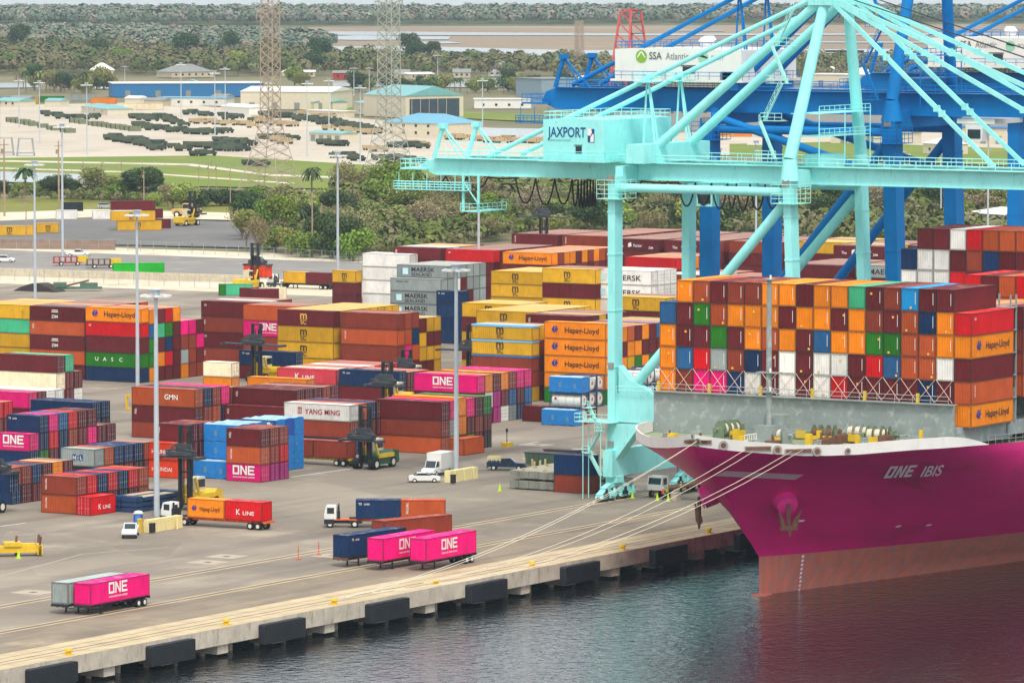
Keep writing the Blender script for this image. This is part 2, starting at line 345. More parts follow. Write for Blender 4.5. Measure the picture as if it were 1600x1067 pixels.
def rnd(n,t,pal): return [''.join(random.choice(pal) for _ in range(t)) for _ in range(n)]
# near blocks
B('the block with a pink base',679.1,449.4,20,['pdm','qbb','qrb'],let={(0,0):'ONE',(0,1):'TRI',(0,2):'TEX'})
B('the block of vermilion boxes',677.9,463,20,['hh','mmm','bmm','mmb'],let={(0,0):'HYU',(0,1):'HYU',(1,2):'TEX'})
B('the block below the pink box',679.,491,20,['np','gnn','mrp','nnu','bbr','mmm','mpm','mm','mm'],let={(0,1):'ONE',(1,2):'TS'})
B('the block with a grey front',664,468.5,20,['ks','md','kn','mn','kn','mb'],let={(0,1):'NOL'})
B('the block at the left edge',634.4,462,20,['nd','mb','mn','mm','mo','mm'])
B('the two-high block by the quay road',628.2,446.3,20,['db','mr','kn','mr','kn','mr','dd'],let={(0,0):'TRI',(0,1):'TRI'})
B('the pair of long navy stacks',730.5,515.8,40,['nn','kn'])
B('the block with a cream tier',770.4,551.3,40,['BEM','MMT','WM'])
B('the low block under the cream box',741,536,40,['mp','bm','qw','mw'])
B('the stub row at the left border',722,529,40,['mr','mr'])
B('the stub stack at the left border',770,566,40,['bbd','mbm'])
B('the brown block with white lettering',730.6,496,40,['bmD','mbN','mdB','mnP','mmb'],let={(0,2):'CMN',(0,1):'TEX'})
B('the plain maroon block',738.5,483.5,40,['mm','bmm','mmm','bmm','qmb','mmm'],let={(0,1):'TEX',(1,2):'TEX'})
B('the block with the red-lettered white box',721.8,461.1,40,['nbw','mmd','mmn','bmm'],let={(0,2):'YM'})
B('the three-high rust block',730.6,450,40,['dbM','osP','mOO','gmP','mbM','kmG'])
B('the long block with a pink top',777.4,471.9,40,['mmP','mwO','qqM','wmO','suB','nmP','uuP'],let={(0,2):'ONE'})
B('the block topped by the navy box',806.7,505.4,40,['mN','mm','bb','mr'],let={(0,1):'TS'})
B('the block with the faded red box',807.2,518.5,40,['ml','me','mb','mr','bw','mr','mm','mr'],let={(0,1):'KL'})
B('the low orange-topped pair',788,512,40,['mo'])
B('the cream box stack',812,543.4,20,['oe'])
B('the blue box by the top loader',838,547,40,['mn'],let={(0,1):'TS'})
B('the five-high orange stack',822.5,473.6,40,['goOOO','ymboo','mdomo','ooyod','bmgom','ooomo','mogmm','mbomu','gmodb','omboo','mombo','bomog'],doors=False,let={(0,4):'HL',(0,3):'HL',(0,2):'HL'})
B('the stack with blue tarpaulin strips',822,487.9,40,['ybbyy','mbmby','ybmym'],doors=False,let={(0,4):'MSC',(0,3):'MSC'})
B('the block with the green-lettered row',820.4,568.5,40,['ngMro','ogguo','momtm','mrngr','mmmmo','osbp','bbbp','bmpm'],doors=False,let={(0,1):'UASC',(0,4):'HL',(0,3):'CK'})
B('the five-high maroon block',821,581.3,40,['mdmdm','nnmbn','mmmbm','dmmbo','mbmmm','bmmbm','dmmbm','mbmmd'],doors=False,let={(0,4):'ZIM',(0,2):'ZIM',(0,3):'TEX'})
B('the yellow and mint block',822,594.1,40,['yyyty','ydmbo','mmyby','ydmyo','mmbyo','dmbmy'],doors=False)
B('the pink and rust long boxes',861,561.4,40,['MBPD','MMBM','MBMB','BMMM'],doors=False,let={(0,2):'ONE'})
B('the tall maroon block with white codes',866,574.2,40,['BMBM','MBMM','MMBW','BMMM','MMMB'],doors=False,let={(0,3):'CK',(0,2):'TEX',(0,1):'CK',(0,0):'TEX'})
B('the yellow block with a maroon cap',853,548.5,40,['YYYM','YYYY','MYYY','YMYY','YYYY','YMYY','YYMY','YYYY','YYYY'],doors=False,let={(0,3):'MSCY',(0,2):'MSC',(0,1):'MSC'})
B('the four-high rust block',853,534.7,40,['BBDB','DPDB','MDNB','myym','mymy','yymy'],doors=False,let={(0,2):'TRI'})
B('the yellow-topped row behind the loader',869,518.6,40,['ymymy','mymyy','ymmyy','myymy'],doors=False,let={(0,4):'MSC'})
B('the yellow and red stack',853,505.8,40,['bmmry','mymyy','ymmyy','myymy','mymmy','yymmy','myymy','mymmy'],doors=False,let={(0,4):'MSC'})
B('the hidden maroon row',848,492.5,40,['mmmmm','ymmym','mmbmy','mybmm','mmmyb','ymmmm'],doors=False,let={(0,4):'TEX'})
B('the row beside the quay crane leg',899,504.7,40,['ymymy','mmymy','ymmbm','mmbmm'],doors=False,let={(0,4):'MSC'})
B('the white refrigerated stack',1015,633,40,['WWWW','WWWW'],doors=True)
B('the short yellow-topped stack',1013,645.6,20,['mmy'],doors=False,let={(0,2):'MSC'})
B('the grey block with dark lettering',961,591.9,40,['ssss','sssss','swsws','wssms','ssmss','swsss','sssss'],doors=False,let={(1,4):'MS',(0,3):'ML',(0,2):'MS',(0,1):'MS'})
B('the navy stack by the grey block',931,568.5,20,['nnnn','nnn'],doors=False,let={(0,3):'TS'})
B('the yellow stack with three marks',955,564.3,40,['yyyyy','mymyy','yymyy','myymy','ymymy','mymyy'],doors=False,let={(0,4):'MSC',(0,3):'MSC',(0,2):'MSC'})
B('the yellow and maroon sandwich stack',946,547,40,['YMYMY','MYMYM','YMMYB','MMYMM'],doors=False,let={(0,4):'MSC',(0,2):'MSC'})
B('the tall white block with dark lettering',948,535.5,40,['WWWWW','WWWWW','WWWWW','WWWWW'],let={(0,4):'MK',(0,3):'MK'})
B('the far row fronted by orange',1014,597,40,['mmmmo','mmbmb','bmmbo','mbmmo','mmmbm','bmmbo','mmbmb','mmmbo','bmmmd','mmmmb','mbmmo'],doors=False,let={(0,4):'HL'})
B('the far row fronted by bright red',1016,612.5,40,['mmmmr']+rnd(9,5,'mmb'),doors=False,let={(0,4):'CK'})
B('the far row by the tree belt',1018,627,40,['mmmmm','mmmbs','mmmmw','mmbms','mmmmy','bmmmy','mmmmm'],doors=False,let={(0,4):'TEX'})
B('the row under the far orange box',1000,583,40,['mmbs','mmmn','bmmn','mmmn','mmbo','mbmo'],doors=False)
B('the red row behind the white block',1011,565.3,40,['mmmmr','mmmmo','bmmbm','mmmmo']+rnd(4,5,'mbmo'),doors=False)
B('the brown rows before the trees',1077,632.5,40,rnd(9,5,'bmb'),doors=False,let={(0,4):'TRI'})
B('the long brown rows before the trees',1077,619.3,40,rnd(14,5,'bbm'),doors=False,let={(0,4):'TRI'})
B('the maroon row with white signs',1071,603.2,40,['mmmmm']+rnd(14,5,'mmb'),doors=False,let={(0,4):'FAC'})
B('the next maroon row with white signs',1071,589.5,40,['mmmmm']+rnd(14,5,'mmb'),doors=False,let={(0,4):'FAC'})
B('the far maroon row between crane legs',1075,575.5,40,rnd(10,5,'mbm'),doors=False)
B('the far yellow row between crane legs',1082,562,40,rnd(8,5,'ymmy'),doors=False)
B('the far mixed row by the legs',1072,548,40,['mmmmm']+rnd(9,5,'mbmy'),doors=False,let={(0,4):'FAC'})
B('the pale-topped row behind the crane',1000,551.5,40,['mmbb','mmbw','bmmw','mmms','bmbw']+rnd(3,4,'mwb'),doors=False)
B('the brown row behind the crane',992,537.5,40,['mbmb','mmbm','bmmb']+rnd(6,4,'mbwr'),doors=False,let={(0,3):'TRI'})
B('the row fronted by plain maroon',1006,524.5,40,['mmmmm']+rnd(8,5,'mbm'),doors=False)
B('the grey-fronted row behind blue legs',1011,511,40,['mmmms']+rnd(8,5,'mbs'),doors=False,let={(0,4):'MK'})
B('the far row right of the blue legs',1080,534,40,rnd(10,5,'mmbr'),doors=False)
B('the maroon row beyond the ship',1030,497,40,rnd(8,5,'mmbr'),doors=False)
B('the reddish row beyond the ship',1085,520,40,rnd(8,5,'mmbr'),doors=False)
# the ship's cargo
SHIPG='containers stacked on the ship'
bay1={1:'bomop'[:0]}
rows=['o b p p n w m w m w r m m m m n m','o u r s b n m w m w w m r u d d w','o m m g m o d o m u o o g g d d o','u m g d o o o m o o m o b m d n o','. o d m b b o o m o o t m b c m m']
cols=[''.join(r.split()[i] for r in rows).rstrip('.') for i in range(17)]
for i,c in enumerate(cols):
    z=20.75
    for k,ch in enumerate(c):
        CL.append(dict(x=632.6,y=356.2-2.52*(i+1),z=z+k*2.912,L=-40,H=2.9,ch=ch,doors=False,logo=None,group=SHIPG,
           label="%s container on the ship's front bay, %s tier, %s column from the quay"%(CNAME[ch],NTH[k],NTH[i])))
for k,ch in enumerate('odmor'):
    CL.append(dict(x=632.6,y=356.2-2.52*18,z=17.84+k*2.912,L=-40,H=2.9,ch=ch,doors=False,logo={0:'HLy',3:'HLy',1:'TRy',4:'CKy'}.get(k),group=SHIPG,
        label="%s container on the ship's front bay, %s tier, outermost column beside the water"%(CNAME[ch],NTH[k])))
def shipbay(name,X,z,y0,cs):
    for i,c in enumerate(cs):
        for k,ch in enumerate(c):
            CL.append(dict(x=X,y=y0-2.52*(i+1),z=z+k*2.912,L=-40,H=2.9,ch=ch,doors=False,logo=None,group=SHIPG,
               label="%s container on the ship's %s, %s tier, %s column from the quay"%(CNAME[ch],name,NTH[k],NTH[min(i,17)])))
shipbay('second bay',647.5,20.75,356.2,rnd(18,4,'omdb'))
shipbay('third bay',662,20.75,326.5,['momdr','bodmm','momdd','bmdor','momdo','bomdu'])
shipbay('fourth bay',691,19.2,350.6,['mmmmwn','mmmmwwm','mmmbwwm','mmmmrmw','mmmmmbr','mmbmmnd','mmmmmmd','mbmmmmd','mmmmbod','mmmmmnb']+rnd(6,7,'mnobd'))
# which containers show in the picture, and how much
def cdims(c):
    L=abs(c['L']); L=12.19 if L==40 else 6.06
    return (L,CW,c['H']) if c['L']<0 else (CW,L,c['H'])
vs=[];fs=[]
for c in CL:
    a=(c['x'],c['y'],c['z']); d=cdims(c); o=len(vs)
    vs+= [(a[0]+i*d[0],a[1]+j*d[1],a[2]+k*d[2]) for k in (0,1) for i,j in ((0,0),(1,0),(1,1),(0,1))]
    fs+= [[o+q for q in f] for f in ((0,3,2,1),(4,5,6,7),(0,1,5,4),(1,2,6,5),(2,3,7,6),(3,0,4,7))]
nreal=len(fs)
def blocker(x0,y0,z0,x1,y1,z1):
    o=len(vs); vs.extend([(x,y,z) for z in (z0,z1) for x,y in ((x0,y0),(x1,y0),(x1,y1),(x0,y1))])
    fs.extend([[o+q for q in f] for f in ((0,3,2,1),(4,5,6,7),(0,1,5,4),(1,2,6,5),(2,3,7,6),(3,0,4,7))])
blocker(634,312,0,800,356,20.5)
bvh=BVHTree.FromPolygons(vs,fs)
cnt=[0]*len(CL); O_=Vector((0,0,CH))
for py in range(340,820,3):
    for px in range(0,1600,3):
        h=bvh.ray_cast(O_,ray(px+.5,py+.5))
        if h[0] is not None and h[2]<nreal: cnt[h[2]//6]+=1
order=sorted(range(len(CL)),key=lambda i:-cnt[i])
nvis=sum(1 for v in cnt if v); keep=set([i for i in order[:286] if cnt[i]>0])
print('containers',len(CL),'visible',nvis,'least kept',cnt[order[285]])
for i in sorted(keep):
    c=CL[i]; colr=lum(lin(HEX[c['ch']])); L=abs(c['L'])
    if c['L']>0:
        o=container(c['x'],c['y'],c['z'],L,c['H'],colr,c['doors'],c['logo'],c['label'],c['group'])
        if 'tarpaulin strips' in c['label']: MB().box(-.04,-.04,c['H']-.3,CW+.04,12.23,c['H']+.008).build('tarpaulin',TARP[int(c['z']>7)],o)
    else:   # long axis along x: its far end becomes the near end
        o=container(c['x'],c['y']+CW,c['z'],L,c['H'],colr,False,None,c['label'],c['group'],rz=-math.pi/2)
        if c['logo']:   # the wall at local x=CW faces -Y
            kind={'HLy':'HL','TRy':'TRI','CKy':'CK'}[c['logo']]; n0=set(o.children); logo(o,kind,'x',12.19,c['H'])
            for ch in o.children:
                if ch not in n0: ch.matrix_basis=Matrix.Translation((CW,12.19,0))@Matrix.Rotation(math.pi,4,'Z')@ch.matrix_basis
# small code strips and plates on the ship's front walls
mkw=MB().add([(-.0,0,0),(.07,0,0),(.07,1.5,0),(0,1.5,0)],[(0,1,2,3)]); mkw=mkw.mesh('marking',letw); mky=MB().add([(0,0,0),(.3,0,0),(.3,.28,0),(0,.28,0)],[(0,1,2,3)]).mesh('marking',lety)
for o in [q for q in bpy.data.objects if q.get('group')==SHIPG]:
    if o.location.x>633 or 'outermost' in o['label']: continue
    for me_,yy,zz,pp in ((mkw,-.75,.85,.75),(mky,random.choice((.0,-.5,.6)),random.choice((.3,1.9)),.45)):
        if random.random()<pp:
            c=bpy.data.objects.new('marking',me_); COL.objects.link(c); c.parent=o
            # the -X wall is the local y=0 end; reader's right is local +x
            c.matrix_local=Matrix.Translation((CW/2-yy,-.03,zz))@Matrix(((1,0,0),(0,0,-1),(0,1,0))).to_4x4()
# everything else in the stacks: one object
V=[];F=[];Cc=[]
def boxes_np(c,col):
    a=(c['x'],c['y'],c['z']); d=cdims(c); o=len(V)
    V.extend([(a[0]+i*d[0],a[1]+j*d[1],a[2]+k*d[2]) for k in (0,1) for i,j in ((0,0),(1,0),(1,1),(0,1))])
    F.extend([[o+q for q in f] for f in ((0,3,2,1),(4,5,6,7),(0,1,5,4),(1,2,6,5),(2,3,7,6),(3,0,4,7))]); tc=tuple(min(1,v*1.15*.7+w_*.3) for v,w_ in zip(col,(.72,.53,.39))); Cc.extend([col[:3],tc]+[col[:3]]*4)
    q=lambda pts,cc: (V.extend(pts),F.append([len(V)-4,len(V)-3,len(V)-2,len(V)-1]),Cc.append(cc))
    dk=tuple(v*.45 for v in col[:3]); x0,y0,z0=a; x1,y1,z1=x0+d[0],y0+d[1],z0+d[2]
    if c['L']>0:
        for xx in (x0,x1-.13): q([(xx,y0-.012,z0),(xx+.13,y0-.012,z0),(xx+.13,y0-.012,z1),(xx,y0-.012,z1)],dk)
        for zz in (z0,z1-.12): q([(x0,y0-.01,zz),(x1,y0-.01,zz),(x1,y0-.01,zz+.12),(x0,y0-.01,zz+.12)],dk); q([(x0-.04,y0,zz),(x0-.04,y0,zz+.12),(x0-.04,y1,zz+.12),(x0-.04,y1,zz)],dk)
        if c['doors']:
            for kx in (.45,.85,1.22,1.55,1.95): q([(x0+kx,y0-.03,z0+.1),(x0+kx+(.05 if kx!=1.22 else .03),y0-.03,z0+.1),(x0+kx+.05,y0-.03,z1-.08),(x0+kx,y0-.03,z1-.08)],(.42,.42,.42) if kx!=1.22 else dk)
            for zz in (z0+.75,z0+1.25,z0+1.9): q([(x0+.25,y0-.02,zz),(x1-.25,y0-.02,zz),(x1-.25,y0-.02,zz+.06),(x0+.25,y0-.02,zz+.06)],dk)
    if True:   # ribs standing proud on the two walls towards the open
        x0,y0,z0=a; x1,y1,z1=x0+d[0],y0+d[1],z0+d[2]
        n=int(d[1]/.6); 
        for q in range(n):
            yy=y0+.2+q*(d[1]-.3)/n; o=len(V); V.extend([(x0-.03,yy,z0+.15),(x0-.03,yy+.28,z0+.15),(x0-.03,yy+.28,z1-.1),(x0-.03,yy,z1-.1)]); F.append([o,o+3,o+2,o+1]); Cc.append(col[:3])
for i,c in enumerate(CL):
    if i not in keep:
        cnt_i=cnt[i]
        if cnt_i==0 and random.random()<0: continue
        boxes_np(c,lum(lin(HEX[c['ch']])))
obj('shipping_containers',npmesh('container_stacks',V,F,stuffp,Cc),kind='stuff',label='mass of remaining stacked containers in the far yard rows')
# single boxes standing alone
container(733.6+3.1-6.1,445.9+CW,0,20,2.59,lum(lin(HEX['d'])),False,None,'short rust orange container parked crosswise before the three-high rust block','containers standing alone',rz=-math.pi/2)
def xbox(x,y,z,L,H,ch,logo_,label,doors=False,group='containers standing alone',dk=1):
    """container with its long axis along x, min corner x,y; logo on the wall facing -Y"""
    LL=6.06 if L==20 else 12.19
    o=container(x+LL,y,z,L,H,lum(lin(HEX[ch]),.95,1.08),doors,None,label,group,rz=math.pi/2) if not doors else container(x,y+CW,z,L,H,lum(lin(HEX[ch]),.95,1.08),doors,None,label,group,rz=-math.pi/2)
    if logo_:
        n0=set(o.children); logo(o,logo_,'x',LL,H)
        for chd in o.children:
            if chd not in n0:
                if doors: chd.matrix_basis=Matrix.Translation((CW,LL,0))@Matrix.Rotation(math.pi,4,'Z')@chd.matrix_basis
                else: pass
    return o
xbox(627.7,443.6,0,20,2.59,'r','KL','short bright red container with white lettering beside the flat racks',True)
container(788,463.6,0,20,2.59,lum(lin(HEX['m'])),False,None,'short maroon container on the ground left of the blue tarpaulined tanks','containers standing alone')
# ---------------------------------------------------------------- land, quay, water
def sheet(name,pts,z,m,label=None,kind='structure',world=False,cat=None):
    P=[(p if world else G(p[0],p[1],z)) for p in pts]
    me=bpy.data.meshes.new(name); me.from_pydata([(a,b,z) for a,b in P],[],[list(range(len(P)))]); me.materials.append(m)
    if me.polygons[0].normal.z<0: me.flip_normals()
    return obj(name,me,kind=kind,label=label)
def groundmat(name,c1,c2,scale,c3=None,rough=.9,stretch=(1,1,1),det=8,crack=0,joints=None):
    m=bpy.data.materials.new(name); m.use_nodes=True; n=m.node_tree.nodes; l=m.node_tree.links; b=n['Principled BSDF']; b.inputs['Roughness'].default_value=rough; b.inputs['Specular IOR Level'].default_value=.2
    g=n.new('ShaderNodeNewGeometry'); mp=n.new('ShaderNodeMapping'); l.new(g.outputs['Position'],mp.inputs[0]); mp.inputs['Scale'].default_value=stretch
    def noi(s,d,r=.6):
        a=n.new('ShaderNodeTexNoise'); a.inputs['Scale'].default_value=s; a.inputs['Detail'].default_value=d; a.inputs['Roughness'].default_value=r; l.new(mp.outputs[0],a.inputs['Vector']); return a.outputs['Fac']
    def ramp(f,a,b_): 
        r=n.new('ShaderNodeMapRange'); l.new(f,r.inputs[0]); r.inputs[1].default_value=a; r.inputs[2].default_value=b_; return r.outputs[0]
    def mix(f,a,b_):
        x=n.new('ShaderNodeMix'); x.data_type='RGBA'; l.new(f,x.inputs['Factor'])
        for s,v in (('A',a),('B',b_)):
            if isinstance(v,tuple): x.inputs[s].default_value=v
            else: l.new(v,x.inputs[s])
        return x.outputs['Result']
    o=mix(ramp(noi(scale,det),.35,.65),lin(c1),lin(c2))
    if c3: o=mix(ramp(noi(scale*3.1,det,.7),.52,.68),o,lin(c3))
    if crack:
        v=n.new('ShaderNodeTexNoise'); v.inputs['Scale'].default_value=crack; v.inputs['Detail'].default_value=3; m2=n.new('ShaderNodeMapping'); m2.inputs['Scale'].default_value=(.12,1,1); l.new(g.outputs['Position'],m2.inputs[0]); l.new(m2.outputs[0],v.inputs['Vector'])
        o=mix(ramp(v.outputs['Fac'],.5,.74),o,lin('#6f655c'))
    if joints:
        bk=n.new('ShaderNodeTexBrick'); bk.inputs['Scale'].default_value=1; bk.inputs['Mortar Size'].default_value=.05; bk.inputs['Brick Width'].default_value=joints[0]; bk.inputs['Row Height'].default_value=joints[1]; bk.inputs['Mortar Smooth'].default_value=.3; bk.offset=0
        l.new(g.outputs['Position'],bk.inputs['Vector']); sc_=n.new('ShaderNodeMath'); sc_.operation='MULTIPLY'; l.new(bk.outputs['Fac'],sc_.inputs[0]); sc_.inputs[1].default_value=.45; o=mix(sc_.outputs[0],o,lin('#5d544a'))
        pt=n.new('ShaderNodeTexVoronoi'); pt.inputs['Scale'].default_value=.055; l.new(g.outputs['Position'],pt.inputs['Vector']); sp=n.new('ShaderNodeSeparateColor'); l.new(pt.outputs['Color'],sp.inputs[0]); o=mix(ramp(sp.outputs[0],.0,4.),o,lin('#4f473e'))
    l.new(o,b.inputs['Base Color']); return m
g_land=groundmat('scrub_land','#6d6a48','#7f7558',.008,'#5c6440')
g_marsh=groundmat('marsh_grass','#92806a','#7d6c58',.0011,'#9d8c70',stretch=(1,.5,1))
g_yard=groundmat('yard_paving','#9c9080','#7e7467',.016,'#aa9d8a',crack=.12,joints=(15,15))
g_apron=groundmat('apron_paving','#9c8e79','#827564',.03,'#a8987f',crack=.25,joints=(9,6.1))
g_conc=groundmat('pale_concrete','#cdbd9f','#b8a88c',.4,'#8d7c64')
g_road=groundmat('road_asphalt','#8c8780','#7e7a76',.03,'#989086')
g_lot=groundmat('lot_asphalt','#73706d','#676563',.03,'#7c7872')
g_grass=groundmat('mown_grass','#667a22','#748030',.01,'#8a8440')
g_grass2=groundmat('rough_grass','#857f3a','#75782c',.015,'#8f8350')
g_sand=groundmat('sandy_verge','#c9bba0','#d9cfb8',.03,'#a9997c')
g_lotc=groundmat('pale_lot','#c4b8a6','#b6aa98',.01,'#a99c88')
g_white=mat('road_marking','#d8d4c8',rough=.8,var=.1)
sheet('ground',[(-3000,358.5),(45000,358.5),(45000,45000),(-3000,45000)],-.35,g_land,world=True)
sheet('yard_ground',[(300,378.6),(1048,378.6),(1052,1500),(300,1500)],0.0,g_yard,world=True)
sheet('yard_extension',[(1048,378.6),(1230,378.6),(1200,640),(1052,640)],-.01,g_yard,world=True)
sheet('quay_apron',[(300,366.4),(1230,366.4),(1230,378.6),(300,378.6)],0.0,g_apron,world=True)
sheet('sandy_bank',[(1040,640),(1088,640),(1080,1500),(1040,1500)],.02,g_sand,world=True)
sheet('access_road',[(1088,600),(1152,600),(1150,1500),(1080,1500)],.02,g_road,world=True)
sheet('road_verge',[(1152,600),(1176,600),(1170,1500),(1150,1500)],.03,g_sand,world=True)
sheet('asphalt_lot',[(0,345),(175,338),(370,347),(425,383),(430,388),(0,378)],.02,g_lot)
sheet('dirt_strip',[(0,331),(120,327),(400,331),(420,345),(175,340),(0,347)],.01,g_sand)
sheet('grass_strip',[(0,311),(150,308),(460,322),(460,335),(150,327),(0,332)],.02,g_grass2)
sheet('far_grass',[(0,247),(330,243),(700,252),(1650,262),(1650,300),(900,300),(560,296),(190,289),(0,268)],.02,g_grass)
sheet('grass_path',[(0,250.5),(300,256),(420,272),(700,283),(700,285.5),(420,275),(290,258.5),(0,253)],.08,g_sand)
sheet('canal_path',[(0,262),(200,268),(460,286),(460,288),(200,270),(0,264)],.08,g_sand)
sheet('pale_lot',[(0,165),(240,160),(700,196),(1000,214),(1000,262),(640,262),(330,243),(0,247)],.03,g_lotc)
sheet('pale_lot_right',[(1050,206),(1660,196),(1660,262),(1050,240)],.03,g_lotc)
sheet('lawn_behind_lot',[(440,170),(590,178),(700,184),(960,196),(960,182),(760,176),(600,168),(470,166)],.06,g_grass)
sheet('lawn_right',[(1140,225),(1300,222),(1660,235),(1660,262),(1140,244)],.07,g_grass)
sheet('far_haze_strip',[(-900,-70),(2500,-70),(2500,24),(-900,24)],.3,w_far) if 0 else None
sheet('marsh',[(-600,24),(2200,22),(2200,125),(1000,112),(700,100),(430,95),(60,70),(-600,60)],.4,g_marsh)
# water
def watermat(name,col,rough,b1,b2,s1,s2,str_=(1,1,1)):
    m=bpy.data.materials.new(name); m.use_nodes=True; n=m.node_tree.nodes; l=m.node_tree.links; b=n['Principled BSDF']
    b.inputs['Base Color'].default_value=lin(col); b.inputs['Roughness'].default_value=rough; b.inputs['IOR'].default_value=1.45; b.inputs['Specular IOR Level'].default_value=.5
    g=n.new('ShaderNodeNewGeometry'); prev=None
    for s,bs,rot in ((s1,b1,.5),(s2,b2,.2)):
        mp=n.new('ShaderNodeMapping'); mp.inputs['Rotation'].default_value=(0,0,rot); mp.inputs['Scale'].default_value=str_; l.new(g.outputs['Position'],mp.inputs[0])
        t=n.new('ShaderNodeTexNoise'); t.inputs['Scale'].default_value=s; t.inputs['Detail'].default_value=3; t.inputs['Roughness'].default_value=.55; l.new(mp.outputs[0],t.inputs['Vector'])
        bp=n.new('ShaderNodeBump'); bp.inputs['Strength'].default_value=1; bp.inputs['Distance'].default_value=bs; l.new(t.outputs['Fac'],bp.inputs['Height'])
        if prev: l.new(prev,bp.inputs['Normal'])
        prev=bp.outputs[0]
    l.new(prev,b.inputs['Normal']); return m
w_near=watermat('harbour_water','#15181a',.05,.17,.14,.9,.3,(1,1,1))
w_far=watermat('lagoon_water','#8a9290',.15,.001,.001,.5,.1)
sheet('harbour_water',[(-3000,-3000),(9000,-3000),(9000,378),(-3000,378)],-3.5,w_near,world=True)
for i,p in enumerate([[(0,268),(120,272),(190,290),(120,287),(0,284)],[(-50,129),(60,130),(60,137),(-50,138)],[(148,129),(178,129),(178,139),(148,139)],[(520,127),(800,122),(960,128),(960,139),(760,137),(520,135)],
   [(700,199),(960,203),(960,214),(760,213),(700,211)],[(1000,158),(1660,168),(1660,196),(1000,200)]]):
    sheet('pond_water' if i in (0,4) else 'river_water',p,.12,w_far)
for p in [[(424,49),(640,50),(1000,53),(1600,52.5),(1600,54.5),(1000,56),(700,55.5),(440,55)],[(470,58),(560,55.5),(705,57.5),(700,62),(560,63),(500,62)],[(510,73),(640,72.5),(900,79),(1600,76),(1600,79),(1000,87),(760,88),(650,84),(520,79)],
  [(640,67),(700,65),(722,68),(660,69)],[(1480,23),(1552,23),(1552,25),(1480,25)],[(1290,79),(1350,79),(1350,82),(1290,82)],[(1270,65),(1500,66),(1500,67.5),(1270,67)],[(1060,47),(1130,48),(1130,49),(1060,48.5)]]:
    sheet('marsh_creek',p,.9,w_far)
sheet('far_haze_strip',[(-900,-75),(2500,-75),(2500,23),(-900,23)],.3,w_far)  # added water sheet, a pale strip standing in for hazy distance
# quay wall
XQ0,XQ1=300,1230
t=thing('quay_wall','pale concrete quay wall with black fenders along the harbour water','quay',(0,0,0))
m=MB().box(XQ0,358.5,-2.0,XQ1,366.4,-.001)
m.build('edge_beam',concrete,t)
pc=MB().box(0,358.8,-3.1,2.2,362,-2.002).mesh('pile_cap',concrete)
for i in range(2,36): obj('pile_cap',pc,t,(XQ0+i*11.45+4,0,0))
m=MB().box(XQ0,366.3,-3.6,XQ1,378,-.36)
m.build('retaining_wall',darkst,t)
pm_=MB().tube((0,361.5,-5),(0,361.5,-2.01),.35,8).mesh('pile',concrete)
for i in range(4,72): obj('pile',pm_,t,(XQ0+i*5.72+5,0,0))
fm=MB().prism([(-4.4,-2.75),(4.4,-2.75),(4.4,-.6),(4.25,-.45),(-4.25,-.45),(-4.4,-.6)],'y',-.9,-.0,0)
fm.box(-4.1,-.93,-2.6,4.1,-.9,-.75,1)
fme=fm.mesh('fender',[mat('fender_rubber','#20242a',rough=.7,var=.25,scale=.8,dirt=.3,dirtcol='#3c4046'),mat('fender_face','#1a1e23',rough=.6,var=.3,scale=.6,dirt=.4,dirtcol='#4a4a48')])
fx=[513.3-22.9,513.3,535.8,558.7,581.5,604.6,627.6,650.5,673.4,696.,719.]
fx=[0]*0
for k in range(12):
    x=0
def GYX(px,py,Y):
    d=ray(px,py); t_=Y/d.y; return d.x*t_
x0=GYX(436,966,358.5); x5=GYX(1040,849,358.5); st=(x5-x0)/4.
for k in range(-3,8): obj('fender',fme,t,(x0+k*st,358.49,0))
bol=MB(); bol.tube((0,0,0),(0,0,.45),.3,10).tube((0,0,.45),(0,0,.7),.48,10,r2=.4).box(-.6,-.5,0,.6,.5,.08)
bolm=bol.mesh('bollard',yellow)
for xx in [481.,504.4]+[536+23.27*k for k in range(0,9)]:
    o=obj('mooring_bollard',bolm,None,(xx,359.6,0),'yellow mooring bollard on the pale edge of the quay','bollard','mooring bollards along the quay edge')
g_strip=mat('quay_cope','#bda986',rough=.85,var=.2,scale=.3,dirt=.3,dirtcol='#8c7a60')
slot=mat('rail_slot','#4a4038',rough=.7,var=.2)
def strip(name,y0,y1,z,m_,x0=XQ0,x1=XQ1): return sheet(name,[(x0,y0),(x1,y0),(x1,y1),(x0,y1)],z,m_,world=True)
strip('quay_cope',358.5,366.4,.0,g_strip)
for y,w in ((360.9,.16),(362.2,.22),(364.1,.12),(377.95,.16),(392.6,.2)): strip('crane_rail',y-w/2,y+w/2,.012,slot)
for y in (377.3,378.6,391.9,393.3): strip('rail_edge_line',y-.22,y+.22,.008,g_strip)
# painted lines and pads
for (a,b,c_,d_) in [((300,749),(340,740),0,0),((568,729),(612,724.5),0,0),((0,822),(40,817),0,0),((810,695),(842,690),0,0),((455,745),(568,729.5),0,0),((0,900),(130,865),0,0),((130,865),(262,855),0,0)]:
    A=Vector(G(*a)+(0,));Bq=Vector(G(*b)+(0,)); dd=(Bq-A).normalized(); nn=Vector((-dd.y,dd.x,0))*.16
    mm=MB().add([A+nn,A-nn,Bq-nn,Bq+nn],[(0,1,2,3)]); 
    for v in range(4): mm.v[v]=(mm.v[v][0],mm.v[v][1],.012)
    o=mm.build('painted_line',g_white if b[0]<=50 or a[0]>262 else mat('worn_marking','#a99c88',rough=.8,var=.2),kind='structure')
mh=mat('pit_cover','#ab9d88',rough=.8,var=.1)
for a in [(52,925),(354,869),(325,878),(840,695),(520,868)]:
    x,y=G(*a); MB().box(x-2,y-2.2,.004,x+2,y+2.2,.014).box(x-.4,y-.4,.014,x+.4,y+.4,.024,1).build('pit_cover',[mh,slot],kind='structure')
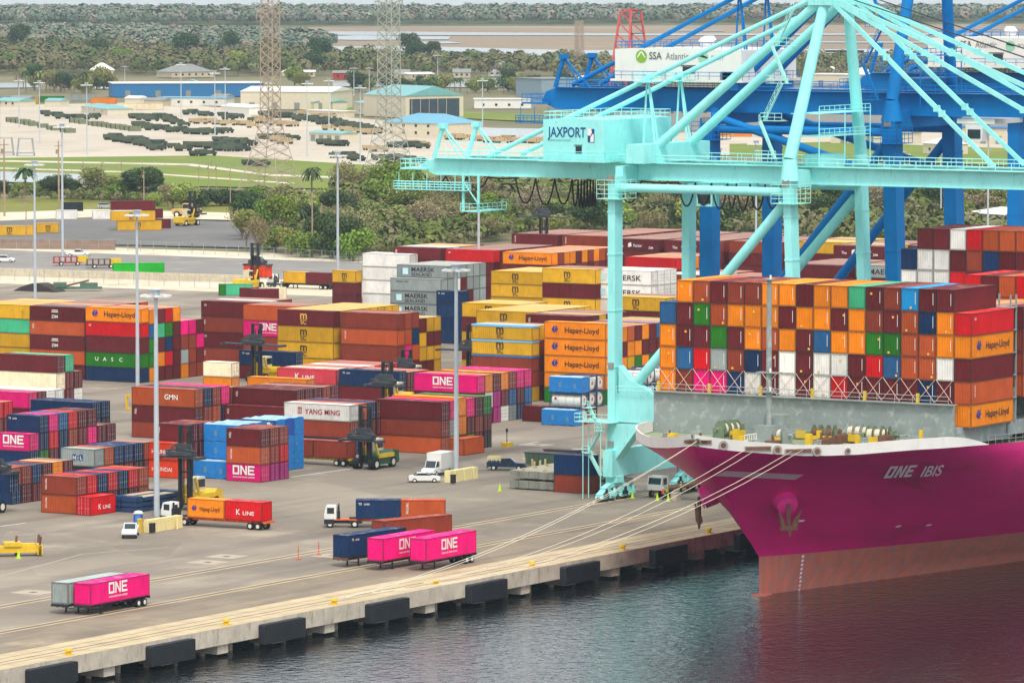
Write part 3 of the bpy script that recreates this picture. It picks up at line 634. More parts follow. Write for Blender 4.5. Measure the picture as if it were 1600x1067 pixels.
# ---------------------------------------------------------------- the ship
def hullmat():
    m=mat('hull_magenta','#ca0070',rough=.4,spec=.3,var=.2,scale=.1,dirt=.6,dirtcol='#7a1a1c',dr=(.56,.72),streak=1,stretch=(.35,1,1)); return m
hm=hullmat(); hr=mat('boot_top_red','#c86f5c',rough=.75,spec=.1,var=.15,scale=.5,dirt=.6,dirtcol='#8f7a7a',stretch=(1.2,1.2,.09),dr=(.46,.6))
hw=mat('bulwark_white','#e6e2dc',rough=.5,var=.04,scale=.5,dirt=.18,dirtcol='#a8846c',streak=1)
ship=thing('container_ship','large magenta container ship moored with white bulwark and stacked cargo at its bow','ship',(0,0,0))
stem=[(-7,619.5),(1.4,619.5),(3.2,617.5),(4.9,615.5),(7.8,613),(10.5,610),(13,606.8),(15.2,603.6),(17,602.2),(20,601.8)]
def xs(z): return float(np.interp(z,[a for a,b in stem],[b for a,b in stem]))
def hb(d,z,Lmax=23.0):
    s=min(1,max(0,(z+3.5)/20.5))**.75; Lr=112-80*s; p=1.12+1.28*s; t_=min(1,d/Lr); return Lmax*(1-(1-t_)**p)**(1-.15*s)
CY_=334.2
def sheer(d): return float(np.interp(d,[0,.5,1.5,3,5,8,12,16,20,30,45,60,300],[16.9,16.7,16.4,16.1,15.8,15.45,15.4,15.6,15.7,15.5,14.9,14.8,14.8]))
ds=[0,.03,.1,.25,.45,.7,1.0,1.4,2.4,3.8,5.5,7.5,10,13,16,20,24,28,33,38,44,50,57,65,74,84,95,107,120,160,220,300]
zl=[-7,-3.6,-1.2,1.4,3.2,4.9,7,9.3,11.6,13.8]
def hullpts(side):
    rows_=[]
    for j in range(len(zl)+3):
        r=[]
        for d in ds:
            top=sheer(d); z=zl[j] if j<len(zl) else zl[-1]+(top-zl[-1])*(j-len(zl)+1)/3
            r.append((xs(z)+d,CY_+side*hb(d,z),z))
        rows_.append(r)
    return rows_
m=MB()
for side in (-1,1):
    R_=hullpts(side); n=len(ds); o=len(m.v)
    for r in R_: m.v.extend(r)
    for j in range(len(R_)-1):
        for i in range(n-1):
            m.f.append([o+j*n+i,o+j*n+i+1,o+(j+1)*n+i+1,o+(j+1)*n+i]); m.m.append(1 if j<3 else 0)
# bulb at the waterline
bv=[];nb=9
for j in range(6):
    a=j/5*math.pi/2; xx=621-6.3*math.sin(a)-.0; rr=3.0*math.cos(a)+.02
    for k in range(nb): th=math.pi*k/(nb-1); bv.append((xx,CY_-rr*.8*math.cos(th),-5.2+2.0*math.sin(th)*rr/3.0*(.7+.3*math.cos(a))))
m.add(bv,[(j*nb+k,j*nb+k+1,(j+1)*nb+k+1,(j+1)*nb+k) for j in range(5) for k in range(nb-1)],1)
hull=m.build('hull',[hm,hr],ship,smooth=True)
m=MB(); topo=[(xs(sheer(d))+d,CY_-hb(d,sheer(d)),CY_+hb(d,sheer(d)),sheer(d)) for d in ds]
for a,b in zip(topo[:-1],topo[1:]): m.add([(a[0],a[1]+.1,a[3]-.15),(b[0],b[1]+.1,b[3]-.15),(b[0],b[2]-.1,b[3]-.15),(a[0],a[2]-.1,a[3]-.15)],[(0,1,2,3)])
m.build('deck',[deckgreen],ship)
# bulwark, port side slopes out with the flare and ends in a curved step
m=MB(); bd=[d for d in ds if d<=38]; prev=None
def bwh(d): return 1.35 if d<26 else max(.02,1.35*(1-((d-26)/9.)**1.5)) if d<35 else .02
for side in (-1,1):
    P_=[]
    for d in [0,.03,.1,.25,.45,.7,1.0,1.4,2.4,3.8,5.5,7.5,10,13,16,20,24,26,28,30,31.5,33,34,35]:
        z=sheer(d); h=bwh(d); 
        x=xs(z)+d; y=CY_+side*hb(d,z); x2=x-.12*h*max(0,1-d/12); y2=CY_+side*(hb(d,z)+.22*h*max(0,1-d/25)); 
        P_.append(((x,y+side*.012,z-.02),(x2,y2,z+h),(x2+.28*max(0,1-d/6),y2-side*.25,z+h),(x+.25,y-side*.22,z-.1)))
    for a,b in zip(P_[:-1],P_[1:]):
        m.add([*a,*b],[(0,4,5,1),(1,5,6,2),(2,6,7,3)])
m.build('bulwark',[hw],ship)
# fairlead openings in the bulwark
def hullpoint(d,z,side=-1): return Vector((xs(z)+d,CY_+side*hb(d,z),z))
def findd(px,z):
    best=min((abs(PX((xs(sheer(d*.1))+d*.1,CY_-hb(d*.1,sheer(d*.1)),z))[0]-px),d*.1) for d in range(1,600)); return best[1]
for px,w,r_ in [(1030,.45,1),(1045,2.6,0),(1063,.45,1),(1085,3.6,0),(1129,.6,1),(1183,3.4,0),(1214,.6,1),(1246,3.6,0),(1275,.6,1),(1324,.4,1),(1012,.25,2)]:
    d=findd(px,17.2); z=sheer(d)+.55; x=xs(sheer(d))+d; y=CY_-hb(d,sheer(d))-.22*.75*max(0,1-d/25)
    d2=d+.5; x2=xs(sheer(d2))+d2; y2=CY_-hb(d2,sheer(d2))-.22*.75*max(0,1-d2/25); T=Vector((x2-x,y2-y,0)).normalized(); N=Vector((T.y,-T.x,0)); c=Vector((x,y,z))+N*.06
    mm=MB()
    if r_==1: mm.tube(c-N*.2,c+N*.12,w,12,0); mm.tube(c+N*.1,c+N*.14,w*.6,10,1)
    elif r_==2: mm.bar(c-Vector((0,0,.7)),c+Vector((0,0,.5)),.15,.1,1)
    else: mm.bar(c-T*w/2,c+T*w/2,.12,.62,0); mm.bar(c-T*(w/2-.15)+N*.04,c+T*(w/2-.15)+N*.04,.12,.4,1)
    mm.build('fairlead',[mat('fairlead_grey','#9a948c',var=.1),rustm],ship)
# name and marks, wrapped on the hull
def hull_decal(name,me,px0,z0,mat_,slope=0,scale=1.,out=.12,zr=0):
    """vertices x along the hull from the point seen at px0, y up"""
    d0=min((abs(PX(hullpoint(d*.1,z0))[0]-px0),d*.1) for d in range(1,900))[1]
    v=[];
    for q in me.vertices:
        z=z0+q.co.y*scale+zr*q.co.x; d=d0+ (xs(z0)-xs(z)) +q.co.x*scale+q.co.y*slope; p=hullpoint(max(.05,d),z); p2=hullpoint(max(.05,d)+.3,z); T=(p2-p).normalized(); v.append(tuple(p+Vector((T.y,-T.x,-.25)).normalized()*out))
    n_=bpy.data.meshes.new(name); n_.from_pydata(v,[],[list(p.vertices) for p in me.polygons]); n_.materials.append(mat_); return obj(name,n_,ship)
def densify(poly,mat_,n=24):
    (xa,ya),(xb,yb)=poly; m=MB()
    for i in range(n):
        a=xa+(xb-xa)*i/n;b=xa+(xb-xa)*(i+1)/n; m.add([(a,ya,0),(b,ya,0),(b,yb,0),(a,yb,0)],[(0,1,2,3)])
    me=bpy.data.meshes.new('d'); me.from_pydata(m.v,[],m.f); return me
namep=mat('name_lettering','#f2dcea',rough=.5,var=.05)
bpy.context.view_layer.update()
nm=strokes('ONE',1.75,namep,.2)
hull_decal('lettering',nm,1379,11.7,namep,slope=-1.0)
hull_decal('lettering',text_mesh('IBIS',2.2,namep,.025,.95),1435,11.6,namep,slope=-1.0)
hull_decal('waterline_stripe',densify(((0,0),(7.6,.7)),namep,30),1090,12.8,mat('stripe_pink','#cda6b4',var=.1),slope=0,zr=-.1)
for k in range(9): hull_decal('draught_mark',densify(((0,0),(.35,.3)),namep,1),1252-k*.8,.9-k*.55,namep)
for px,z in ((1397,4.2),(1445,4.0),(1245,6.0)): hull_decal('draught_mark',densify(((0,0),(.8,.25)),namep,2),px,z,namep)
# anchor bolsters and anchors
pinkb=mat('bolster_pink','#d01a80',rough=.4,var=.08)
for side,(dx) in ((-1,5.2),(1,7)):
    p=hullpoint(dx,9.0,side); p2=hullpoint(dx+.4,9.0,side); T=(p2-p).normalized(); N=Vector((T.y,-T.x,0))*(1 if side<0 else -1); N=Vector((N.x,N.y,-.25)).normalized()
    if side>0: N=Vector((T.y*-1,T.x,-.25)).normalized()
    mm=MB(); c0=p-N*2.0
    mm.tube(c0+Vector((0,0,.8)),p+N*1.5,1.75,20,0,r2=1.4); mm.tube(p+N*1.5,p+N*1.7,1.4,20,0,r2=.9)
    mm.build('anchor_bolster',[pinkb],ship,smooth=False)
    an=MB(); c=p+N*1.85+Vector((0,0,-.3)); up=Vector((0,0,1))
    an.bar(c+up*.6,c-up*2.6,.35,.4); an.bar(c-T*1.1-up*2.5,c+T*1.1-up*2.5,.5,.5)
    for s_ in (-1,1): an.tube(c+T*s_*.7-up*2.5,c+T*s_*1.5-up*.2+N*.4,.42,6,r2=.08); an.add([c+T*s_*.3-up*2.7,c+T*s_*1.2-up*2.3+N*.1,c+T*s_*1.5-up*.2+N*.4,c+T*s_*.7-up*1.2+N*.2],[(0,1,2,3)])
    an.tube(c-up*2.3,c-up*3.6+T*.2,.4,6,r2=.1)
    an.build('anchor',rustm,ship)
# forecastle deck gear
m=MB(); zb0,zb1=15.2,20.72
m.box(631.2,312.6,zb0,631.55,356.2,zb1); 
for k in range(18): y=313+k*2.5; m.box(631.55,y,zb0,632.3,y+.12,zb1-.3)
m.box(630.6,312.6,zb1,632.3,356.2,zb1+.08)
m.build('breakwater',hullgrey,ship)
m=MB().box(632,312.0,15.6,647,316.5,17.9); m.build('side_house',hullgrey,ship)
m=MB().box(622.5,332.4,15.5,624.3,336,19.3).box(620.5,333,15.5,622.5,335.4,18.0); m.build('chain_locker_hood',hullgrey,ship)
m=MB(); m.tube((622,334.2,15.6),(622,334.2,36.5),.42,12,0,r2=.3); m.box(621.2,333.4,22.2,622.8,335,22.4).box(621.4,332.6,24.6,622.6,335.8,24.75).box(621.3,333.6,36.5,622.5,334.8,36.62)
for z in (22.4,24.75,36.6): m.tube((621.6,333.8,z),(621.6,333.8,z+.5),.14,6,1)
m.build('foremast',[hullgrey,whitep],ship)
green=mat('winch_green','#6d7d62',rough=.6,var=.2)
def winch(x,y,rot=0,kind=0):
    mm=MB(); z=15.75
    for q in (-1.5,-.3,.9): mm.tube((0,q,z+1.05-15.75+0),(0,q+.08,z+1.05-15.75),.95,14,0); mm.tube((0,q+1.0,1.05),(0,q+1.08,1.05),.95,14,0)
    for q in (-1.42,-.22,.98): mm.tube((0,q,1.05),(0,q+.92,1.05),.6,12,1 if kind<2 else 2)
    mm.box(-.7,-2.3,0,.7,-1.7,1.5,0).box(-.7,2.2,0,.7,2.7,1.2,0).box(-1.,-2.4,0,1.,2.8,.2,0); mm.tube((0,-2.9,1.05),(0,3.1,1.05),.22,8,0)
    mm.box(-1.3,-1.6,.1,-1.0,1.4,.9,3)
    mm.build('mooring_winch',[green if kind!=1 else hullgrey,mat('rope_pale','#d8cdb4',rough=.9,var=.1),rustm,yellow],ship,loc=(x,y,15.5),rz=rot).scale=(1.15,.85,1.2)
for px,py,r_,k_ in [(1140,676,1.3,0),(1160,664,1.1,2),(1213,686,-.1,1),(1262,676,.2,0),(1290,684,.1,2),(1345,682,.1,1),(1375,686,.2,0)]: winch(*G(px,py,16.2),r_,k_)
for x,y in [(613,344),(610,330),(613,322.5),(619,319),(625,316.5),(607,335),(608,340)]:
    m=MB().box(x-.9,y-.35,15.8,x+.9,y+.35,16.0)
    for k in (-.5,.5): m.tube((x+k,y,15.7),(x+k,y,17.2),.28,8); m.tube((x+k,y,17.2),(x+k,y,17.28),.36,8)
    m.build('deck_bollard',hullgrey,ship)
m=MB()
for px,y in [(0,0)]: pass
for x,y,w,h in [(606.5,339.5,1.0,1.3),(606,337,.5,1.0),(609,331,.6,1.2),(613,334.,.6,1.5),(616,325.3,.7,1.2),(620,320.5,.5,1.),(628,315.6,.4,1.2),(622,327,.5,1.1)]:
    MB().box(x-w/2,y-w/2,15.7+(1.4 if x<600 else .3),x+w/2,y+w/2,15.7+h*1.3+(1.6 if x<600 else .5)).build('yellow_locker',yellow,ship)
m=MB()
for x,y in [(612,343),(611,338),(610,333),(613.5,329),(618,324.5),(620.5,325),(625,325.5),(627,320)]:
    m=MB()
    for k in range(3): m.tube((x+k*.8,y+k*.5,15.7),(x+k*.8,y+k*.5,16.8+random.random()),.14,5); m.tube((x,y,15.9+k*.1),(x+2.2,y-1.4*k,15.9),.06,4)
    m.cbox((x+.4,y+.3,16.4),(1.9,1.3,1.0)); m.build('deck_fitting',[rustm],ship)
m=MB()
for k in range(6):
    x=608.6+k*.6; m.tube((x,330.4,16.6),(x,330.4,17.9),.05,4)
m.tube((608.6,330.4,17.9),(611.6,330.4,17.9),.05,4).tube((608.6,330.4,17.2),(611.6,330.4,17.2),.05,4)
def rail(m,pts,h=1.05,step=1.8,r=.035,levels=(.5,1.)):
    for a,b in zip(pts[:-1],pts[1:]):
        a=Vector(a);b=Vector(b);n=max(1,int((b-a).length/step))
        for i in range(n+1): q=a+(b-a)*i/n; m.tube(q,q+Vector((0,0,h)),r,4)
        for lv in levels: m.tube(a+Vector((0,0,h*lv)),b+Vector((0,0,h*lv)),r,4)
    return m
m.build('gate_railing',whitep,ship)
m=MB(); rail(m,[(630.4,313,zb1+.05),(630.4,356,zb1+.05)],1.1,2.5,.04); rail(m,[(629.5,316,15.7),(630.5,345,15.7)],1.1,2.5,.03)
rail(m,[(xs(16)+d,CY_-hb(d,15.9)+.3,sheer(d)) for d in (36,40,46,52,60,70)],1.1,1.8,.035)
m.build('railing',mat('railing_grey','#a5a9a4',var=.05),ship)
m=MB()
for i in range(17):
    y=356.2-2.52*(i+.5)
    if i%1==0:
        for s_ in (-1,1): MB().tube((632.3,y-s_*1.26,20.9),(632.55,y+s_*1.2,23.8),.04,4).build('lashing_rod',mat('lashing_steel','#d6b8a8',rough=.5,var=.1),ship)
for i in range(0,17,3): y=356-2.52*i; MB().box(632.0,y-.18,20.8,632.3,y+.18,22.0).build('lashing_post',yellow,ship)
m=MB().box(634,312.2,15.9,900,356.2,17.7).box(658,311.6,15.95,661,356.4,30).box(645.2,311.8,15.95,647.2,356.2,22); m.build('hatch_cover',hullgrey,ship)
m=MB()
for x in (645.3,646.9):
    for y in (311.5,313.9): m.box(x,y,17.5,x+.2,y+.2,34)
for z in (20.7,23.6,26.5,29.4,32.3): m.box(645.2,311.4,z,647,314.2,z+.12)
m.build('lashing_bridge',mat('lashing_bridge_grey','#8d9a96',var=.1),ship)
# mooring lines
ropem=mat('mooring_rope','#e6dcc6',rough=.9,var=.05)
def rope(p,q,sag,r=.034,label=None,n=14):
    p=Vector(p);q=Vector(q); pts=[p+(q-p)*(i/n)-Vector((0,0,sag*4*(i/n)*(1-i/n))) for i in range(n+1)]
    MB().path(pts,r,5).build('mooring_line',ropem,None,label=label,cat='rope',group='mooring lines from the bow to the quay')
def fair(px): d=findd(px,17.2); return (xs(sheer(d))+d,CY_-hb(d,sheer(d))-.3,sheer(d)+.75)
bx=[GYX(a,b,359.6) for a,b in ((492,940),(682,912))]
for px,bxx,bz,sg,w in [(1075,0,0,1.0,'uppermost'),(1088,0,0,1.1,''),(1168,0,0,1.2,''),(1184,0,0,1.2,''),(1238,0,0,1.4,''),(1250,0,0,1.4,'')]: pass
for (px,tx,ty,sg,nmx) in [(1075,545,937,2.2,'highest of the bow lines, leaving the foremost fairlead'),(1088,560,935,2.4,'second of the bow lines, leaving the foremost fairlead'),(1170,680,912,2.2,'upper line leaving the middle fairlead of the bow'),(1186,690,910,2.4,'lower line leaving the middle fairlead of the bow'),(1240,640,930,3.4,'upper line leaving the aft bow fairlead'),(1252,650,927,3.6,'lowest of the bow lines, leaving the aft fairlead')]:
    x,y=G(tx,ty,.5); rope(fair(px),(x,359.7,.55),sg,label='pale mooring rope, '+nmx)
for px,z in ((1205,13.7),(1135,13.6),(1065,15)):
    pass
# ---------------------------------------------------------------- quay cranes
def beam(m,p,q,w,h,mi=0): return m.bar(p,q,w,h,mi)
def bogie(parent,x,y,pm):
    """rocker frames over eight rail wheels under one corner; runs along x"""
    m=MB(); m.box(x-1.,y-.9,2.5,x+1.,y+.9,3.4); m.prism([(x-3.4,1.95),(x-.9,2.75),(x+.9,2.75),(x+3.4,1.95),(x+3.2,1.65),(x+1.0,2.0),(x-1.0,2.0),(x-3.2,1.65)],'y',y-.45,y+.45)
    for s in (-1,1):
        c=x+s*2.7; m.prism([(c-1.9,1.1),(c-.5,1.75),(c+.5,1.75),(c+1.9,1.1),(c+1.8,.8),(c-1.8,.8)],'y',y-.5,y+.5)
        for q in (-1.15,1.15): m.prism([(c+q-.85,.55),(c+q-.6,1.0),(c+q+.6,1.0),(c+q+.85,.55),(c+q+.7,.4),(c+q-.7,.4)],'y',y-.55,y+.55)
    b=m.build('bogie',pm,parent)
    for s in (-1,1):
        for q in (-1.2,1.0): MB().box(x+s*2.7+q-.3,y-1.15,.75,x+s*2.7+q+.35,y-.56,1.25).tube((x+s*2.7+q,y-.9,1.0),(x+s*2.7+q,y-.9,1.9),.2,8).build('drive_motor',darkst if q<0 else pm,b)
    wm=MB().tube((0,-.3,.42),(0,.3,.42),.42,14).mesh('wheel',rustm)
    for s in (-1,1):
        for q in (-1.65,-.65,.65,1.65): obj('wheel',wm,b,(x+s*2.7+q,y,0))
def sts(name,label,X,pm,k,group=None):
    """k: dict of levels. near frame at X, far frame at X+wd. Y: land 392.6, water 362.6"""
    t=thing(name,label,'crane',(0,0,0)); wd=k['wd']; zt=k['zt']; zg=k['zg']; YL,YW=392.6,k.get('yw',363.6); zp0,zp1=k['portal']; lw,ld=k['leg']; za=k['apex']
    xl=(X,X+wd)
    for x in xl:
        for Y in (YL,YW):
            yb=Y-(1.6 if Y==YW else 0)
            m=MB(); a=[(x-lw/2,yb-ld/2,5.5),(x+lw/2,yb-ld/2,5.5),(x+lw/2,yb+ld/2,5.5),(x-lw/2,yb+ld/2,5.5),(x-lw/2,Y-ld/2,zt),(x+lw/2,Y-ld/2,zt),(x+lw/2,Y+ld/2,zt),(x-lw/2,Y+ld/2,zt)]
            m.add(a,[(0,3,2,1),(4,5,6,7),(0,1,5,4),(1,2,6,5),(2,3,7,6),(3,0,4,7)])
            m.prism([(yb-ld/2-(4.2 if Y==YL else 0),zp0-.2),(yb+ld/2+(4.2 if Y==YW else 0),zp0-.2),(yb+ld/2,zp0-5.5),(yb-ld/2,zp0-5.5)],'x',x-lw/2+.06,x+lw/2-.06)
            for zz in (10,19,27,35,zt-5): f_=(zz-5.5)/(zt-5.5); yy=yb+(Y-yb)*f_; m.cbox((x,yy,zz),(lw+.14,ld+.14,.25))
            lg=m.build('leg',pm,t)
            MB().cbox((x-lw/2-.1,Y,zp1+4),(.12,.9,.8)).cbox((x-lw/2-.1,Y,8),(.12,.9,.9)).build('hatch_plate',mat('plate_grey','#8a8f8c',var=.2),lg)
            bogie(t,x,yb,pm)
    for Y,nm in ((YL,'sill_beam'),(YW-1.6,'sill_beam')): MB().box(X-lw/2-1.,Y-.75,3.4,X+wd+lw/2+1.,Y+.75,7.2).build(nm,pm,t)
    for x in xl:
        m=MB(); m.prism([(YW,zp0),(YL,zp0),(YL+.4,zp1),(YW+8,zp1),(YW,zp1)],'x',x-.8,x+.8); m.prism([(YL-7,zp1-.01),(YL-1,zp1-.01),(YL-1,zp1+4),(YL-2.6,zp1+2.2)],'x',x-.75,x+.75); m.build('portal_beam',pm,t)
        m=MB(); m.tube((x,YL,zt-1.6),(x,YW,zt-1.6),.62,12); m.build('upper_tie',pm,t)
        m=MB(); m.tube((x,YL-2.5,zp1+.4),(x,YW+.8,zt-3.2),.72,12); 
        if k.get('xbr'): m.tube((x,YL-.5,zt+.3),(x,YW+.8,zt-k['xbr']),.6,12)
        m.build('diagonal_brace',pm,t)
    for Y in (YL,YW): MB().box(X+lw/2,Y-.6,zt-1.0,X+wd-lw/2,Y+.6,zt+1.4).build('cross_beam',pm,t)
    # twin girders and boom
    gx=(X+wd*.28,X+wd*.72); yB,yF=k['back'],k['front']; g0,g1=zg
    for x in gx:
        m=MB(); m.prism([(yB,g0+1.0),(yB-2.2,g0),(yF,g0),(yF,g1),(yB-2.5,g1),(yB-.8,g1-.6)],'x',x-.6,x+.6); m.box(x-.95,yF,g1,x+.95,yB-2.5,g1+.1); m.box(x-.75,yF,g0-.12,x+.75,yB-2.5,g0)
        for i in range(int((yB-yF)/3.0)-1): y=yF+i*3.0; m.box(x-.64,y,g0+.02,x-.59,y+.1,g1-.02)
        m.build('girder',pm,t)
    for i in range(12): y=yF+3+i*(yB-yF-6)/11; MB().box(gx[0]+.6,y-.3,g1-.9,gx[1]-.6,y+.3,g1-.1).build('girder_tie',pm,t)
    m=MB()
    for x,s in ((gx[0]-1.6,-1),(gx[1]+1.6,1)):
        m.box(min(x,x-s*.9),yF,g1+.02,max(x,x-s*.9),yB-3,g1+.08); rail(m,[(x,yF,g1+.08),(x,yB-3,g1+.08)],1.1,2.4,.045)
        rail(m,[(x-s*.9,yF+20,g1+.08),(x-s*.9,yB-3,g1+.08)],1.1,2.4,.04)
    m.build('walkway',k.get('rail',pm),t)
    # mast and stays
    xa=(X+wd*.33,X+wd*.67)
    for x,x2 in zip(xl,xa):
        m=MB(); m.tube((x,YW,zt),(x,YW,zt+3),lw*.62,12,r2=.95); m.tube((x,YW,zt+3),(x2,YW-1.5,za),.92,12,r2=.75); m.build('mast_leg',pm,t)
    MB().box(xa[0]-1,YW-3,za,xa[1]+1,YW+.5,za+2.2).build('apex_beam',pm,t)
    for x2,x3 in zip(xa,gx):
        MB().tube((x2,YW-1,za+.6),(x3,YL-2.2,g1+1.4),.68,12).build('backstay',pm,t)
        MB().tube((x2,YW-1,za+1.4),(x3,k['stayend'],g1+.4),.34,10).build('backstay',pm,t)
        for ye,r in k['fore']:
            m=MB(); p=Vector((x2,YW-2,za+1.2)); q=Vector((x3,ye,g1+.6)); m.bar(p,q,.3,.62)
            for f in (.33,.36,.66,.69): c=p+(q-p)*f; m.cbox(c,(.6,.8,.9))
            m.build('forestay',pm,t)
    m=MB()
    for x in (xa[0],xa[1]):
        for o in (0,.8): m.tube((x,YW-2,za+2),(x+o-.4,yF+3,g1+6),.07,4)
    m.build('hoist_rope',darkst,t)
    # landside trestles that hold the long stays
    for x in gx:
        m=MB(); zz=za-(za-g1)*.43
        for dx,dy in ((-.6,-1.2),(.6,-1.2),(0,1.5)): m.tube((x+dx,YL+dy-6.5+4,g1),(x,YL-1.8,zz),.16,6)
        m.box(x-1.6,YL-3.4,zz-1.4,x+1.6,YL-.4,zz-1.25); rail(m,[(x-1.6,YL-3.4,zz-1.25),(x+1.6,YL-3.4,zz-1.25),(x+1.6,YL-.4,zz-1.25),(x-1.6,YL-.4,zz-1.25),(x-1.6,YL-3.4,zz-1.25)],1.1,1.5,.05); m.build('stay_trestle',pm,t)
    m=MB().box(X+1,YL-4.0,g1+.1,X+wd-1,YL-1.2,g1+2.8); m.build('trestle_beam',pm,t)
    # tail of the girders
    m=MB()
    for x in gx:
        m.tube((x,yB-2,g1),(x,yB-3.5,g1+4.6),.35,8); m.tube((x,yB-8,g1),(x,yB-3.5,g1+4.6),.16,6); m.tube((x,yB-6.5,g1),(x,yB-3.5,g1+4.6),.12,6); m.box(x-.5,yB-4.1,g1+4.3,x+.5,yB-2.9,g1+5)
    m.box(gx[0]-1,yB-1.5,g0+.6,gx[1]+1,yB+3.2,g0+.85); rail(m,[(gx[0]-1,yB-1.5,g0+.85),(gx[0]-1,yB+3.2,g0+.85),(gx[1]+1,yB+3.2,g0+.85),(gx[1]+1,yB-1.5,g0+.85)],1.2,1.4,.05)
    rail(m,[(gx[0],yB-4,g1+.1),(gx[0],yB-18,g1+.1)],2.2,3,.05); m.build('tail_frame',pm,t)
    m=MB(); zz=g0-2.2; m.box(gx[0]-2.2,yB-9,zz-.1,gx[0]-1.2,yB+3.6,zz); rail(m,[(gx[0]-2.2,yB-9,zz),(gx[0]-2.2,yB+3.6,zz),(gx[0]-1.2,yB+3.6,zz),(gx[0]-1.2,yB-9,zz)],1.1,1.4,.05,(.33,.66,1.))
    for i in range(6): m.tube((gx[0]-1.7,yB-9+i*2.4,zz),(gx[0]-1.7,yB-9+i*2.4,g0+.2),.06,4)
    yy=yB-10.5; zz2=g0-5.2
    for dy in (0,2.6): m.bar((gx[0]-1.5,yy+dy,zz2),(gx[0]-1.5,yy+dy,g0),.3,.3); 
    m.bar((gx[0]-1.5,yy,zz2+1),(gx[0]-1.5,yy+2.6,g0-1),.15,.15); m.box(gx[0]-2,yy-.2,zz2-.1,gx[0]+6,yy+2.8,zz2); rail(m,[(gx[0]-2,yy-.2,zz2),(gx[0]-2,yy+2.8,zz2)],1.1,1.3,.05); rail(m,[(gx[0]-2,yy-.2,zz2),(gx[0]+6,yy-.2,zz2)],1.1,1.3,.05)
    m.build('service_platform',pm,t)
    # machinery house
    hy0,hy1,hz0,hz1,hx0,hx1=k['house']
    h=MB().prism([(hy0,hz0),(hy1,hz0),(hy1,hz1-.25),((hy0+hy1)/2,hz1),(hy0,hz1-.25)],'x',hx0,hx1)
    h.box(hx0-.5,hy0-.5,hz0-.35,hx1+.5,hy1+.5,hz0-.02)
    for i in range(10): y=hy0+(hy1-hy0)*(i+.5)/10; h.box(hx0-.03,y,hz0+.02,hx0-.001,y+.06,hz1-.3)
    hs_=h.build('machinery_house',k.get('housemat',pm),t)
    MB().box(hx0-.06,hy0+(hy1-hy0)*.36,hz0+.9,hx0-.01,hy0+(hy1-hy0)*.46,hz0+1.9).build('window',glass,hs_)
    MB().box(hx0-.1,hy0+(hy1-hy0)*.35,hz0+2.0,hx0-.02,hy0+(hy1-hy0)*.48,hz0+2.1).build('canopy',darkst,hs_)
    m=MB(); rail(m,[(hx0+.1,hy0+.1,hz1-.25),(hx0+.1,hy1-.1,hz1-.25),(hx1-.1,hy1-.1,hz1-.25),(hx1-.1,hy0+.1,hz1-.25),(hx0+.1,hy0+.1,hz1-.25)],1.1,1.6,.045); rail(m,[(hx0-.5,hy0-.5,hz0),(hx0-.5,hy1+.5,hz0)],1.1,1.8,.045); rail(m,[(hx0-.5,hy0-.5,hz0),(hx1,hy0-.5,hz0)],1.1,1.8,.045)
    m.build('roof_railing',pm,hs_)
    k['logo'](hs_,hx0,hy1,hz0,hy0,hz1)
    if k.get('housemat'):
        for q in range(4): MB().tube((hx0+3+q*4,(hy0+hy1)/2-3+q*2,hz1-.4),(hx0+3+q*4,(hy0+hy1)/2-3+q*2,hz1+.9),.8,12).tube((hx0+3+q*4,(hy0+hy1)/2-3+q*2,hz1+.9),(hx0+3+q*4,(hy0+hy1)/2-3+q*2,hz1+1.5),1.1,12,r2=.7).build('roof_vent',whitep,hs_)
    # stairs beside the landside leg, lower half
    m=MB(); z=3.6; s=1; xx=X-lw/2-1.3
    for dx in (-.8,.8):
        for yy_ in (YL+.5,YL+3.4): m.bar((xx+dx,yy_,.2),(xx+dx,yy_,zp0),.1,.1)
    while z<zp0-1:
        z2=z+3.2; ya,yb=(YL+.9,YL+2.9) if s>0 else (YL+2.9,YL+.9)
        m.bar((xx,ya,z),(xx,yb,z2),.8,.1); rail(m,[(xx-.4,ya,z),(xx-.4,yb,z2)],1.,1.2,.04); m.box(xx-.9,yb-.6,z2-.05,xx+.9,yb+.6,z2+.03); rail(m,[(xx-.9,yb-.6,z2),(xx-.9,yb+.6,z2)],1.,1.2,.04); z=z2; s=-s
    m.box(X-lw/2-1.8,YL-1,zp0-.1,X+lw/2+2,YL+5,zp0); rail(m,[(X-lw/2-1.8,YL-1,zp0),(X-lw/2-1.8,YL+5,zp0),(X+lw/2+2,YL+5,zp0)],1.1,1.5,.05); rail(m,[(X-lw/2-.2,YL-1,zp1),(X-lw/2-.2,YW+1,zp1)],1.1,2,.05)
    m.build('stairway',k.get('rail',pm),t)
    # cage ladders and stairs up the mast
    m=MB(); z=zt+3; s=1; n=0
    while z<za-2:
        f=(z-zt-3)/(za-zt-3); x=X+(xa[0]-X)*f; yy=YW+1.6
        m.box(x-1.2,yy,z,x+.2,yy+3.4,z+.06); rail(m,[(x-1.2,yy,z),(x-1.2,yy+3.4,z),(x+.2,yy+3.4,z)],1.1,.9,.045); m.bar((x-.6,yy+(.4 if s>0 else 3),z),(x-.3,yy+(3 if s>0 else .4),z+5.2),.7,.1); rail(m,[(x-.9,yy+(.4 if s>0 else 3),z),(x-.6,yy+(3 if s>0 else .4),z+5.2)],1.,1.,.04)
        z+=5.2; s=-s
    m.build('mast_stairs',k.get('rail',pm),t)
    m=MB()
